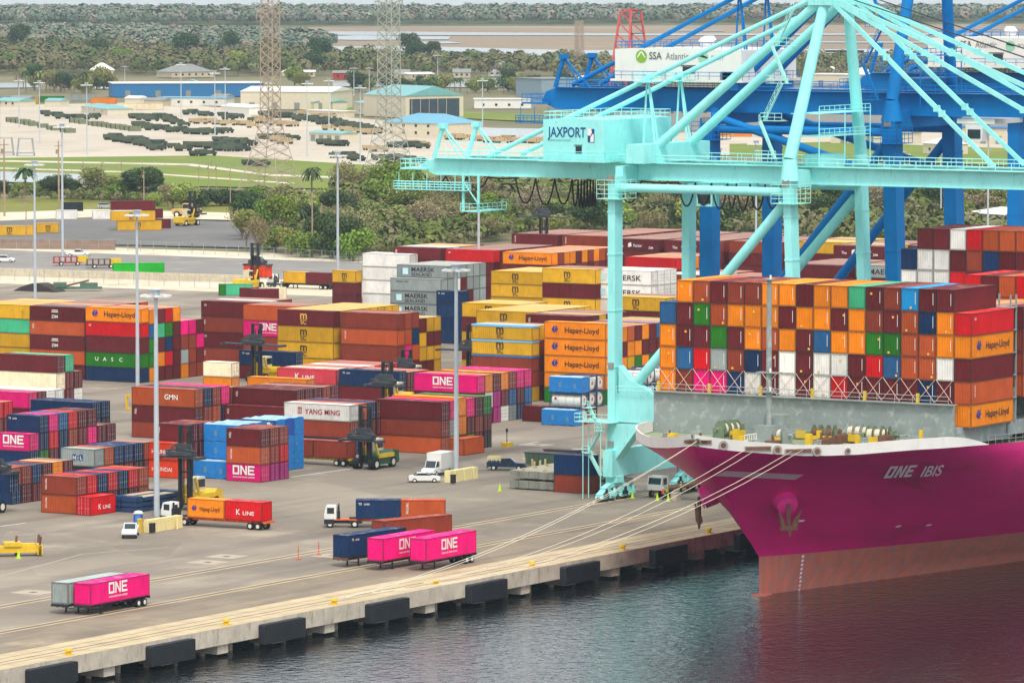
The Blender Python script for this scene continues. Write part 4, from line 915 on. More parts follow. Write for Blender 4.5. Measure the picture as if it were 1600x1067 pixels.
    for Y in (YL,YW):
        x=X; m.box(x-lw/2-.9,Y-1.9,zt-3.2,x+lw/2+1.5,Y+1.9,zt-3.1); rail(m,[(x-lw/2-.9,Y+1.9,zt-3.1),(x-lw/2-.9,Y-1.9,zt-3.1),(x+lw/2+1.5,Y-1.9,zt-3.1)],2.6,1.2,.05,(.25,.5,.75,1.)); m.build('leg_platform',k.get('rail',pm),t); m=MB()
    MB().cbox((X-lw/2-.1,YL,zt-.3),(.15,1.1,.9)).cbox((X-lw/2-.1,YW,zt-.3),(.15,1.1,.9)).build('floodlight',mat('lamp_housing','#8a8478',var=.1),t)
    # electrical house and gantry between the masts
    m=MB().box(X+wd*.3,YW-1.6,zt+1.5,X+wd*.62,YW+1.2,zt+3.4)
    for z in (zt+6,zt+9.2): m.box(X+3,YW-3,z,X+wd-3,YW+1.5,z+.08); rail(m,[(X+3,YW-3,z),(X+wd-3,YW-3,z)],1.1,1.5,.05)
    for x in (X+3,X+wd/2,X+wd-3): m.tube((x,YW-3,zt+2),(x,YW-3,zt+10),.09,5)
    m.build('mast_gantry',pm,t)
    # operator cab under the girders
    cy=k['cab']; c=MB().prism([(cy-1.2,g0-3.6),(cy+1.2,g0-3.6),(cy+1.4,g0-1.2),(cy-1.4,g0-1.2)],'x',gx[0]-.9,gx[0]+1.3); cb=c.build('operator_cab',k.get('cabmat',pm),t); MB().box(gx[0]-.96,cy-1.,g0-3.2,gx[0]-.9,cy+1.,g0-1.9).build('window',glass,cb)
    MB().box(gx[0]-.4,cy-3,g0-1.1,gx[1]+.4,cy+3,g0-.4).build('trolley',k.get('cabmat',pm),t)
    if k.get('festoon'):
        m=MB(); x=gx[0]-1.0; z=g0-.25
        def loop(y0,y1,dep,n=10): m.path([(x,y0+(y1-y0)*i/n,z-dep*(1-abs(2*i/n-1)**2.2)) for i in range(n+1)],.13,5)
        y=yB-1.0
        for w,dep in k['festoon']:
            loop(y,y-abs(w),dep*1.2); y-=abs(w)
        m.build('festoon_cable',black,t)
    return t
def logo_jax(h,x0,y1,z0,y0,z1):
    put(h,text_mesh('JAXPORT',2.0,letn,.03,.74),'x',y1-.9,z0+3.2,out=-x0+.06)
    put(h,text_mesh('JACKSONVILLE PORT AUTHORITY',.33,mat('soft_teal_lettering','#4aa7a8',var=.05),.02,.72),'x',y1-1.0,z0+2.6,out=-x0+.06)
    put(h,polym([[(0,0),(1.1,0),(1.1,1.9),(0,1.9)]],letn),'x',y1-7.4,z0+2.5,out=-x0+.05,name='emblem')
    put(h,polym([[(0,.95),(.75,.95),(.6,1.95),(-.05,1.95)],[(.42,.05),(1.0,.05),(1.0,1.15),(.55,1.25)]],letw),'x',y1-7.4,z0+2.5,out=-x0+.09,name='emblem')
teal=sts('ship_to_shore_crane','teal ship-to-shore crane with blue-lettered machinery house, its boom over the magenta ship',684.5,tealp,
  dict(wd=21.5,zt=46.0,zg=(45.4,47.7),portal=(11.2,15.2),leg=(2.2,1.15),apex=70.3,back=428.5,front=296,stayend=417.3,fore=[(336,.3),(316,.3),(303,.3)],yw=364.6,
  house=(394.9,404.9,48.2,54.1,685.2,704.8),logo=logo_jax,cab=381,rail=mat('teal_railing','#a5e2d8',rough=.5,var=.05),
  festoon=[(3.6,1.2),(3.6,1.3),(3.6,1.4),(4.6,0.1),(3.4,3.0),(3.2,3.1),(2.9,3.0),(1.0,3.2),(.5,3.3),(.5,3.4),(.5,3.3),(.5,3.3),(.5,3.2),(.5,3.2),(3.6,3.0),(3.8,2.6),(6,.1),(2.8,2.8),(2.6,2.6),(2.6,3.0),(1.4,2.9),(2.2,3.1),(2.4,3.0),(2.4,2.8)]))
def logo_ssa(h,x0,y1,z0,y0,z1):
    a=y1-3.6; put(h,polym([disc(0,0,.95,20)],letg),'x',a-.9,z0+3.3,out=-x0+.06,name='emblem'); put(h,polym([[(-.8,-.25),(-.5,-.1),(0,.55),(.5,-.1),(.8,-.3),(.2,.7),(-.2,.7)]],letw),'x',a-.9,z0+3.3,out=-x0+.09,name='emblem')
    put(h,text_mesh('SSA',1.5,mat('mid_grey_lettering','#5a5a5a',var=.05),.02,.9),'x',a-2.2,z0+2.9,out=-x0+.06); put(h,text_mesh('Atlantic',1.45,mat('soft_grey_lettering','#8a8a88',var=.05),.008,.85),'x',a-5.0,z0+2.9,out=-x0+.06)
    put(h,polym([disc(0,0,.85,20)],mat('pale_green_emblem','#8fc9a8',var=.05)),'x',a-11.3,z0+3.2,out=-x0+.06,name='emblem'); put(h,polym([[(-.7,.2),(.7,-.1),(.7,.1),(-.6,.6)]],letk),'x',a-11.3,z0+3.2,out=-x0+.09,name='emblem')
    put(h,text_mesh('PORT',.95,mat('soft_grey_lettering'),.0,.9),'x',a-12.6,z0+2.9,out=-x0+.06)
hwht=mat('house_white','#e2dfd6',rough=.5,var=.04,scale=.3,dirt=.1)
for X,lb in ((712.3,'blue ship-to-shore crane directly behind the teal one, white house on its girder'),(815.,'farther blue ship-to-shore crane, its white house at the upper right')):
    sts('ship_to_shore_crane',lb,X,bluep,dict(wd=19.2,zt=53.5,zg=(54.3,57.4),portal=(14,18.5),leg=(2.6,2.0),apex=84,back=424,front=290,stayend=419,fore=[(330,.3),(303,.3)],yw=362.9,xbr=8,
      house=(388,409.2,59.0,63.6,X+1,X+18),housemat=hwht,logo=logo_ssa,cab=352,cabmat=whitep,festoon=None))
# ---------------------------------------------------------------- light masts, pylons, poles
polem=mat('mast_grey','#b9c0c6',rough=.5,metal=.2,var=.08)
def lightmast_mesh(h,r0,r1,heads):
    m=MB(); m.tube((0,0,0),(0,0,h),r0*.85,12,r2=r1*.8)
    return m
def light_mast(x,y,h,r0,r1,label,group='tall light masts of the terminal',n=8):
    t=thing('light_mast',label,'light mast',(x,y,0),group=group)
    lightmast_mesh(h,r0,r1,0).build('pole',polem,t)
    m=MB()
    m.tube((0,0,h-.6),(0,0,h-.4),1.1,12); m.tube((0,0,h+.3),(0,0,h+.42),.9,12); m.cbox((0,0,h-.1),(.9,.9,.7)); m.build('head_ring',polem,t)
    for k in range(n):
        a=k*2*math.pi/n; c=Vector((math.cos(a)*1.7,math.sin(a)*1.7,h-.5)); q=MB(); q.bar((math.cos(a)*.9,math.sin(a)*.9,h-.5),c,.08,.08,1); q.cbox(c,(.75,.75,.28)); q.build('lamp',[whitep,polem],t)
    return t
for (px,py,z,h,r0,lb,g) in [(245,806,0,31,.5,'thick pale light mast rising from the yellow blocks near the quay',1),(215,604,0,31,.42,'pale light mast beside the green-lettered container row',1),(713,742,0,31,.48,'pale light mast behind the white box truck',1),
   (55,466,0,30,.4,'light mast near the left border behind the yellow boxes',1),(98,408,0,33.5,.4,'light mast beside the white pickup on the access road',1),(528,466,0,32,.4,'light mast at the white tractor with yellow box',1),(748,484,0,31,.4,'light mast standing behind the grey lettered block',1),
   (1181,436,0,32,.35,'light mast seen between the teal brace and blue leg',1),(1543,438,0,34,.35,'light mast beyond the ship at the right border',1)]:
    x,y=G(px,py); light_mast(x,y,h,r0,r0*.62,lb)
lm0=None
for px,py,h in [(62,225,24),(283,190,25),(352,190,23),(336,215,26),(136,242,26),(480,245,27),(514,205,21),(563,255,27),(684,140,18),(754,215,23),(30,200,20),(420,215,22),(195,140,12),(553,150,14),(577,150,14),(1125,330,18),(1410,352,20),(1470,352,20)]:
    x,y=G(px,py)
    if lm0 is None: lm0=light_mast(x,y,24,.3,.18,'slim pale light mast in the far equipment yard','slim light masts of the far yards',6); o=lm0
    else: o=dup(lm0); o.location=(x,y,0)
    o.scale=(1,1,h/24)
wood=mat('weathered_wood','#a08a72',rough=.9,var=.2)
up=MB(); up.tube((0,0,0),(0,0,14),.2,8,r2=.13); up.bar((-1.3,0,13),(1.3,0,13),.14,.14); up.cbox((0,.3,11.8),(.5,.5,.9)); upm=up.mesh('utility_pole',wood)
for px,py,h in [(7,338,22),(92,327,20),(41,378,12),(130,308,11),(160,312,12),(190,300,10),(225,330,12),(311,308,10),(326,316,12),(338,312,11),(360,328,12),(405,310,10),(488,402,16),(503,398,13),(528,300,10),(1290,345,14)]:
    x,y=G(px,py); o=obj('utility_pole',upm,None,(x,y,0),'weathered utility pole along the fence and tree row','utility pole','utility poles by the tree row'); o.scale=(h/14,h/14,h/14)
lat=mat('lattice_steel','#b09a86',rough=.6,var=.12); lat2=mat('lattice_grey','#a9a99c',rough=.6,var=.1); latr=mat('lattice_red','#c8504a',rough=.6,var=.1)
def pylon(px,py,h,wb,wt,mm_,label,arms=True,waist=.3):
    x,y=G(px,py); t=thing('lattice_pylon',label,'pylon',(x,y,0)); prof=lambda z: wb/2+(wt/2-wb/2)*min(1,(z/(h*waist)))**.75 if z<h*waist else wt/2*(1-.25*(z/h-waist))
    N=26; zs=[h*(i/N) for i in range(N+1)]; r=.2
    for sx,sy in ((1,1),(1,-1),(-1,-1),(-1,1)):
        m=MB()
        for a,b in zip(zs[:-1],zs[1:]): m.bar((sx*prof(a),sy*prof(a),a),(sx*prof(b),sy*prof(b),b),r,r)
        m.build('leg',mm_,t)
    m=MB()
    for i,(a,b) in enumerate(zip(zs[:-1],zs[1:])):
        pa,pb=prof(a),prof(b)
        for s in (-1,1):
            m.bar((-pa,s*pa,a),(pb,s*pb,b),.12,.12); m.bar((pa,s*pa,a),(-pb,s*pb,b),.17,.17); m.bar((s*pa,-pa,a),(s*pb,pb,b),.17,.17); m.bar((s*pa,pa,a),(s*pb,-pb,b),.17,.17); m.bar((-pb,s*pb,b),(pb,s*pb,b),.13,.13)
    m.build('bracing',mm_,t)
    if arms:
        m=MB()
        for z in (h*.72,h*.84,h*.96):
            for s in (-1,1): m.bar((s*wt*.4,0,z),(s*(wt*.5+5.5),0,z+.6),.3,.3); m.bar((s*wt*.4,0,z+2.2),(s*(wt*.5+5.5),0,z+.6),.2,.2); m.tube((s*(wt*.5+5.3),0,z+.5),(s*(wt*.5+5.3),0,z-1.8),.12,5)
        m.build('cross_arm',mm_,t)
    return t
pylon(423,308,78,17,4.6,lat,'tan lattice power pylon with a broad base above the tree belt')
pylon(608,300,82,15,5.4,lat2,'grey lattice power pylon left of the teal crane house')
pylon(905,112,30,4.5,4.5,lat,'small brown lattice tower on the far marsh shore',False)
# red lattice boom top far behind
x,y=G(985,160,0); t=thing('lattice_derrick','red lattice derrick top rising behind the white crane house','derrick',(x,y,0)); m=MB()
for s in (-1,1):
    for q in (-1,1): m.bar((s*14,q*5,0),(s*4.5,q*3,44),.9,.9)
    for i in range(8): a=i/8;b=(i+1)/8; m.bar((s*(14-9.5*a),-5+2*a,44*a),(s*(14-9.5*b),5-2*b,44*b),.5,.5); m.bar((s*(14-9.5*b),-5+2*b,44*b),(-s*(14-9.5*b),-5+2*b,44*b),.35,.35)
m.bar((-6,0,44),(6,0,44),1.4,1.4); m.build('lattice_frame',latr,t)
# ---------------------------------------------------------------- vehicles
tread=mat('tyre','#15161a',rough=.85,var=.2); rim=mat('wheel_rim','#d8d5c8',rough=.5,var=.1)
def wheel_mesh(r,w):
    m=MB(); m.tube((0,-w/2,0),(0,w/2,0),r,16,0); m.tube((0,-w/2-.02,0),(0,w/2+.02,0),r*.55,12,1); return m.mesh('wheel',[tread,rim])
WHM={}
def wheel(parent,x,y,r=.5,w=.5):
    k=(r,w)
    if k not in WHM: WHM[k]=wheel_mesh(r,w)
    return obj('wheel',WHM[k],parent,(x,y,r))
def chassis(label,x,y,rz,colr,L=12.2,legs=True,wheels=True,group='container chassis on the quay'):
    """gooseneck chassis; local +x is the front; deck height 1.2"""
    t=thing('container_chassis',label,'trailer',(x,y,0),rz,group)
    m=MB()
    for s in (-.45,.45): m.box(-L/2,s-.08,.82,L/2,s+.08,1.18)
    for i in range(7): xx=-L/2+.1+i*(L-.2)/6; m.box(xx-.08,-1.15,1.0,xx+.08,1.15,1.15)
    m.box(-L/2-.15,-1.2,.9,-L/2+.05,1.2,1.2).box(L/2-.1,-1.2,.9,L/2+.12,1.2,1.2)
    m.build('frame',colr,t)
    if legs:
        m=MB()
        for s in (-.9,.9): m.box(L/2-2.6,s-.08,.05,L/2-2.44,s+.08,.9); m.box(L/2-2.75,s-.2,0,L/2-2.3,s+.2,.06)
        m.bar((L/2-2.5,-.9,.45),(L/2-2.5,.9,.45),.07,.07); m.build('landing_leg',darkst,t)
    if wheels:
        for xx in (-L/2+1.0,-L/2+2.25):
            MB().tube((xx,-.9,.5),(xx,.9,.5),.09,6).build('axle',darkst,t)
            for s in (-.95,.95): wheel(t,xx,s,.5,.5)
    return t
def on_chassis(x,y,rz,L,boxes,z=1.2,group='containers on trailers'):
    """boxes: list of (size,height,colour letter,logo,label,logoside) laid from the front end backwards. rz: direction of the front"""
    d=Vector((math.cos(rz),math.sin(rz))); a=L/2
    for size,H,ch,lg,lb,side in boxes:
        LL=6.06 if size==20 else 12.19
        # container local +y points back from the front
        r=rz+math.pi/2; o0=Vector((x,y))+d*a; # front centre
        ux=Vector((math.cos(r),math.sin(r))); org=o0-ux*(CW/2)
        # local y axis direction = r+90 = rz+180 = backwards
        o=container(org.x,org.y,z,size,H,lum(lin(HEX[ch]),.98,1.08),side=='d',None,lb,group,rz=r)
        if lg:
            n0=set(o.children); logo(o,lg,'x',LL,H)
            for chd in o.children:
                if chd not in n0 and side=='far': chd.matrix_basis=Matrix.Translation((CW,LL,0))@Matrix.Rotation(math.pi,4,'Z')@chd.matrix_basis
        a-=LL+.05
def tractor(label,x,y,rz,group='terminal tractors'):
    t=thing('yard_tractor',label,'tractor',(x,y,0),rz,group)
    m=MB().box(-2.6,-.45,.55,2.4,.45,.95).box(1.2,-1.15,.5,2.55,1.15,1.15).box(-2.4,-1.15,.55,-.8,1.15,1.0).cbox((-1.5,0,1.25),(1.3,1,.25)); m.build('frame',darkst,t)
    c=MB().prism([(.9,1.15),(2.5,1.15),(2.55,1.9),(2.35,2.75),(2.2,2.95),(1.0,2.95),(.9,2.8)],'y',-1.15,.75).build('cab',whitep,t)
    MB().prism([(2.50,1.75),(2.57,1.92),(2.38,2.7),(2.3,2.7)],'y',-.95,.55).box(1.2,-1.17,1.9,2.15,-1.145,2.7).box(1.2,.745,1.9,2.15,.77,2.7).box(.88,-.8,2.0,.905,.4,2.6).build('window',glass,c)
    MB().tube((.6,-.9,1.),(.6,-.9,3.1),.09,6).tube((.6,.6,1.),(.6,.6,3.0),.15,8).box(.4,-.9,1.1,.8,.8,2.2).build('exhaust_rack',darkst,t)
    for s in (-.95,.95): wheel(t,1.75,s,.5,.35); wheel(t,-1.6,s,.5,.55)
    return t
def topload(label,x,y,rz,sz,span,mh=9.5,body='yellow',mast_on=True,ch=None):
    """container top loader; local +x forward; sz spreader height, span 6 or 12"""
    bm_={'yellow':yellow,'green':mat('loader_green','#1f5a3c',rough=.5,var=.15,dirt=.3)}[body]
    t=thing('top_loader',label,'container loader',(x,y,0),rz,'container top loaders in the yard')
    MB().prism([(-6.6,.6),(-6.9,1.0),(-6.7,2.5),(-5.4,2.7),(-4.6,2.2),(-.6,2.0),(-.6,.7)],'y',-1.6,1.6).build('body',bm_,t)
    MB().box(-5,-1.9,1.7,-1.,-1.6,2.3).box(-5,1.6,1.7,-1.,1.9,2.3).bar((-1.6,-1.2,2),(-.5,-1.2,4.6),.25,.35).bar((-1.6,1.2,2),(-.5,1.2,4.6),.25,.35).box(-3.9,-1.4,2.0,-3.7,-1.2,3.4).box(-2.,-1.4,2.0,-1.8,-1.2,3.4).build('cover',yellow,t)
    c=MB().prism([(-3.6,2.7),(-1.9,2.7),(-1.8,4.3),(-2.1,4.5),(-3.6,4.5)],'y',-.8,.8).build('cab',mat('cab_trim','#c8c4b0',var=.1),t)
    MB().prism([(-3.5,3.1),(-1.92,3.1),(-1.86,4.2),(-3.5,4.2)],'y',-.84,.84).build('window',glass,c)
    m=MB()
    for s in (-.85,.85): m.box(-.1,s-.22,.5,.35,s+.22,mh); m.box(.35,s-.14,.9,.55,s+.14,mh-.3)
    for z in (.9,mh*.45,mh-.2,mh*.72): m.box(-.05,-.85,z-.12,.3,.85,z+.12)
    m.tube((.1,-.3,.9),(.1,-.3,mh-1),.1,6).tube((.1,.3,.9),(.1,.3,mh-1),.1,6); m.build('mast',darkst,t)
    m=MB(); sp=span/2; m.box(.6,-2.2,sz+.5,1.9,2.2,sz+1.0).box(.4,-1.2,sz+.2,.8,1.2,sz+2.1); m.box(.75,-sp,sz+.12,1.75,sp,sz+.42)
    for s in (-1,1): m.box(.05,s*sp-.2,sz,2.45,s*sp+.2,sz+.4); m.bar((.7,s*1.2,sz+1.9),(1.4,s*2.4,sz+.6),.15,.2); m.tube((1.25,s*.8,sz+1.3),(1.25,s*2.6,sz+1.1),.14,6)
    m.path([(.5,-.6,sz+1.9),(.9,-1.4,sz+2.0),(1.3,-1.9,sz+1.3)],.08,5).path([(.5,.6,sz+1.9),(.9,1.4,sz+2.0),(1.3,1.9,sz+1.3)],.08,5)
    m.build('spreader',mat('spreader_grey','#3c4044',rough=.5,var=.3),t)
    for s in (-1.75,-1.2,1.2,1.75): wheel(t,.1,s,.85,.5)
    for s in (-1.35,1.35): wheel(t,-5.2,s,.85,.55)
    return t
def gp(px,py,z=0): return G(px,py,z)
# trailers with boxes along the quay
x,y=gp(142,946,1.2); x+=6.1;y+=1.22
chassis('black chassis under the near pink box at the lower left',x,y,math.pi,darkst); on_chassis(x,y,math.pi,12.19,[(40,2.59,'p','ONE','long pink container on a chassis at the lower left of the quay','far')])
chassis('black chassis under the pale grey box at the lower left',x-.6,y+2.85,math.pi,darkst); on_chassis(x-.6,y+2.85,math.pi,12.19,[(40,2.59,'s',None,'weathered pale grey container on a chassis behind the near pink one','x')])
x,y=gp(666,877.5,1.2); x+=6.1;y+=1.22
chassis('chassis under the rightmost pink box on the quay, white wheels',x,y,math.pi,darkst); on_chassis(x,y,math.pi,12.19,[(40,2.9,'p','ONE','long pink container on a chassis, right one of the quay pair','far')])
x,y=gp(600.5,877,1.2); x+=6.1;y+=1.22
chassis('chassis under the middle pink box on the quay',x,y,math.pi-.02,darkst); on_chassis(x,y,math.pi-.02,12.19,[(40,2.9,'p','ONE','long pink container on a chassis, half hidden by the right pink one','far')])
x,y=gp(545,872,1.2); x+=6.1;y+=.7
chassis('rusty chassis under the navy box beside the pink pair',x,y,math.pi-.09,rustm); on_chassis(x,y,math.pi-.09,12.19,[(40,2.9,'n','TS','long navy container on a chassis left of the pink pair','far')])
a0=math.radians(-15); xr,yr=gp(708.5,836,1.0); x=xr-math.cos(a0)*6.1-math.sin(a0)*1.22*0; y=yr-math.sin(a0)*6.1+1.2
chassis('slewed chassis under the brown box behind the pink pair',x,y,math.pi+a0,rustm); on_chassis(x,y,math.pi+a0,12.19,[(40,2.59,'b',None,'long brown container slewed on a chassis behind the pink pair','far')])
# tractor-trailer seen square on
az=AL-math.pi/2; fx_,fy_=gp(627,823); dirv=Vector((math.cos(az+math.pi),math.sin(az+math.pi)))
chassis('orange chassis with one navy and one rust short box',fx_,fy_,az+math.pi,orangep,12.4); on_chassis(fx_,fy_,az+math.pi,12.3,[(20,2.59,'n','TS','short navy container at the front of the orange chassis','far'),(20,2.59,'d','TRI','short rust container at the rear of the orange chassis','far')])
tractor('white terminal tractor pulling the navy and rust boxes',*(Vector((fx_,fy_))+dirv*7.9),az+math.pi)
MB().box(5.6,-.9,1.0,9.3,.9,1.15).box(-3,-1.28,1.05,2.5,-1.2,1.4).build('gooseneck',orangep,[o for o in bpy.data.objects if o.name.startswith('container_chassis')][-1])
# tractor-trailer with orange and red boxes, square to the quay
x,y=gp(410,815,1.2); x+=1.22; y+=6.1
chassis('orange chassis carrying the orange and red short boxes',x,y,math.pi/2,orangep,12.6,legs=False); on_chassis(x,y,math.pi/2,12.25,[(20,2.59,'o','HL','short orange container on the trailer by the yellow blocks','x'),(20,2.59,'r','KL','short red container with white lettering on the trailer rear','x')])
for o in [q for q in bpy.data.objects if q.get('label') in('short orange container on the trailer by the yellow blocks','short red container with white lettering on the trailer rear')]:
    for chd in list(o.children):   # lettering belongs on the wall facing -X
        if chd.name.startswith(('lettering','emblem')): chd.matrix_basis=Matrix.Translation((CW,6.06,0))@Matrix.Rotation(math.pi,4,'Z')@chd.matrix_basis
tractor('white terminal tractor at the thick pale light mast',x,y+8.2,math.pi/2)
# yellow bomb cart with brown boxes under the loader
x,y=gp(543,717,1.2); x+=1.22; y+=6.1
chassis('yellow chassis under the brown short boxes by the loader',x,y,math.pi/2,yellow,12.6,legs=False); on_chassis(x,y,math.pi/2,12.25,[(20,2.59,'b',None,'short brown container on the yellow chassis, half hidden by blue tanks','x'),(20,2.59,'b',None,'short ribbed brown container on the yellow chassis under the spreader','x')])
# far white tractor with yellow box
x,y=gp(487,452); x+=1.2
chassis('dark chassis under the yellow box on the access road',x,y+1.5,math.pi/2,darkst,12.4); on_chassis(x,y+1.5,math.pi/2,12.3,[(20,2.59,'y',None,'short yellow container on a trailer beside the access road','x'),(20,2.59,'m',None,'short maroon container at the rear of the far trailer','x')])
tractor('white terminal tractor far off with a yellow box',x,y+9.8,math.pi/2)
# low truck under the crane, white cab
x,y=gp(1055,772); 
t=thing('flatbed_truck','white-cabbed truck with brown flat bed under the teal crane by the bow','truck',(x,y,0),math.pi)
c=MB().prism([(4.2,1.1),(6.0,1.1),(6.05,2.0),(5.8,3.1),(4.3,3.1),(4.2,2.9)],'y',-1.2,1.2).build('cab',whitep,t); MB().prism([(6.0,1.85),(6.08,2.0),(5.86,2.85),(5.78,2.85)],'y',-1.,1.).box(4.6,1.19,1.9,5.6,1.22,2.8).box(4.6,-1.22,1.9,5.6,-1.19,2.8).build('window',glass,c)
MB().box(-8,-1.2,.95,3.9,1.2,1.25).box(3.9,-.5,.6,5.8,.5,1.1).build('flat_bed',rustm,t)
for xx in (5.2,2.9,-5.8,-7.0):
    for s in (-.98,.98): wheel(t,xx,s,.5,.4)
# loaders
for lb,px,py,rz,sz,sp,mh,bd in [('green and yellow top loader lifting over the brown chassis boxes',572,733,math.pi,4.2,6.5,9.6,'green'),
   ('yellow top loader behind the thick pale light mast',291,797,math.pi,7.3,6.5,12.0,'yellow'),
   ('top loader at the left edge holding a navy box',-14,800,-.05,5.4,6.3,7.0,'green'),
   ('yellow top loader in front of the pink and rust long boxes',402,597,math.pi,6.6,12.3,10.6,'yellow'),
   ('top loader in the aisle behind the white box truck mast',738,592,math.pi,5.0,12.3,10.0,'green'),
   ('top loader with raised spreader beside the four-high rust block',636,612,math.pi,3.9,6.3,7.5,'yellow'),
   ('top loader behind the navy box with short mast',606,640,math.pi,4.0,6.3,8.2,'yellow'),
   ('yellow top loader holding a vermilion box by the road',398,452,.0,5.3,6.3,10.5,'yellow'),
   ('top loader rising over the far maroon rows',850,455,math.pi,16.6,12.3,17.2,'yellow'),
   ('black-masted loader on the far asphalt lot',300,352,0,3.0,6.3,9.5,'yellow')]:
    x,y=gp(px,py); topload(lb,x,y,rz,sz,sp,mh,bd)
x,y=gp(398,452); container(x+.05,y-3.03,2.7,20,2.59,lum(lin(HEX['h'])),False,None,'vermilion container lifted by the loader near the road','containers standing alone')
x,y=gp(-14,800); container(x+.05,y-3.03,2.8,20,2.59,lum(lin(HEX['n'])),True,None,'navy container held by the loader at the left edge','containers standing alone')
# cars
def car(kind,label,x,y,rz,body,group=None,box=None):
    t=thing({'sedan':'parked_car','pickup':'pickup_truck','suv':'parked_car','boxtruck':'box_truck'}[kind],label,{'sedan':'car','suv':'car','pickup':'pickup','boxtruck':'truck'}[kind],(x,y,0),rz,group)
    P_={'sedan':([(-2.3,.35),(-2.35,.8),(-2.1,.98),(-1.55,1.02),(2.3-1.2,.98),(2.15,.82),(2.35,.6),(2.3,.35)],[(-1.6,1.0),(-1.05,1.42),(.25,1.44),(1.05,.98)],.9,.33),
        'suv':([(-2.4,.4),(-2.45,.95),(-2.3,1.1),(1.2,1.1),(2.2,1.0),(2.4,.7),(2.35,.4)],[(-2.25,1.08),(-2.0,1.75),(.4,1.78),(1.2,1.08)],.95,.38),
        'pickup':([(-2.9,.55),(-2.95,1.1),(-.9,1.12),(-.9,1.16),(1.4,1.16),(2.7,1.08),(2.9,.8),(2.85,.5)],[(-.85,1.12),(-.7,1.8),(.6,1.83),(1.35,1.14)],.98,.4),
        'boxtruck':([(-3.8,.6),(-3.8,.95),(1.1,.95),(1.1,1.25),(2.2,1.25),(3.1,1.1),(3.2,.5)],[(.9,1.2),(.95,2.25),(1.75,2.3),(2.3,1.22)],1.05,.42)}[kind]
    m=MB().prism(P_[0],'y',-P_[2],P_[2])
    g=P_[1]; m.prism(g,'y',-P_[2]*.86,P_[2]*.86)
    if kind=='pickup': m.box(-2.85,-.98,1.1,-.95,-.88,1.3).box(-2.85,.88,1.1,-.95,.98,1.3).box(-2.95,-.98,1.1,-2.85,.98,1.3)
    m.build('body',body,t)
    cx=sum(p[0] for p in g)/4; cz=sum(p[1] for p in g)/4; sh=[((p[0]-cx)*.93+cx,(p[1]-cz)*.78+cz+.01) for p in g]
    m=MB().prism(sh,'y',-P_[2]*.875,P_[2]*.875)
    fr=[g[2],g[3]]; m.bar((fr[0][0]+.06,0,fr[0][1]-.04),(fr[1][0]-.02,0,fr[1][1]+.06),P_[2]*1.5,.05); m.bar((g[1][0]-.04,0,g[1][1]-.06),(g[0][0]+.05,0,g[0][1]+.08),P_[2]*1.5,.05)
    m.build('window',glass,t)
    fx=P_[0][-1][0]; rx=P_[0][0][0]
    for s in (-1,1): MB().cbox((fx-.02,s*P_[2]*.72,.72),(.12,.32,.16)).build('headlight',letc,t); MB().cbox((rx,s*P_[2]*.8,.8),(.1,.2,.2)).build('tail_light',redp,t)
    MB().box(rx-.12,-P_[2]*.95,.38,rx+.02,P_[2]*.95,.58).box(fx-.03,-P_[2]*.95,.36,fx+.1,P_[2]*.95,.56).build('bumper',darkst,t)
    if kind=='boxtruck': b=MB().box(-3.9,-1.2,.98,.85,1.2,3.35).build('cargo_box',mat('truck_box_white','#dcdad2',var=.05),t)
    if kind=='pickup' and box:
        m=MB(); 
        for s in (-.9,.9): m.bar((-2.8,s,1.75),(-.9,s,1.75),.08,.08)
        for xx in (-2.8,-2.2,-1.5,-.95): m.bar((xx,-.9,1.3),(xx,-.9,1.95),.07,.07); m.bar((xx,.9,1.3),(xx,.9,1.95),.07,.07); m.bar((xx,-.9,1.95),(xx,.9,1.95),.07,.07)
        m.bar((-2.8,-.9,1.95),(-.95,-.9,1.95),.08,.3).bar((-2.8,.9,1.95),(-.95,.9,1.95),.08,.3); m.build('ladder_rack',paley,t)
    r=P_[3]; wx=(1.45,-1.45) if kind!='boxtruck' else (2.2,-2.4)
    if kind=='pickup': wx=(1.9,-1.9)
    for xx in wx:
        for s in (-1,1): wheel(t,xx,s*(P_[2]-.12),r,.26)
    return t
carw=mat('car_white','#e3e3e0',rough=.3,var=.03); navyc=mat('car_navy','#1b2f4e',rough=.3,var=.1); silver=mat('car_silver','#a9adb0',rough=.3,var=.05)
for kind,lb,px,py,rz,bm_ in [('sedan','white sedan in front of the white box truck',663,753,AL-math.pi/2+.05,carw),('boxtruck','white box truck parked beside the pale yellow blocks',682,742,math.pi+.12,carw),
   ('pickup','dark blue pickup with a pale ladder rack on the yard',792,734,AL-math.pi/2-.12,navyc),('pickup','small white pickup parked near the portable toilet',204,838,AL+math.pi,carw),
   ('suv','white car behind the row of pale yellow bollards',909,720,AL-math.pi/2-.5,carw),('pickup','white pickup driving on the access road',122,401,AL-math.pi/2-.1,carw),('suv','white car on the access road at the left border',8,410,AL-math.pi/2-.1,carw),
   ('suv','silver car parked far off on the grass strip',165,326,AL-math.pi/2,silver)]:
    x,y=gp(px,py); car(kind,lb,x,y,rz,bm_,box='dark blue' in lb)
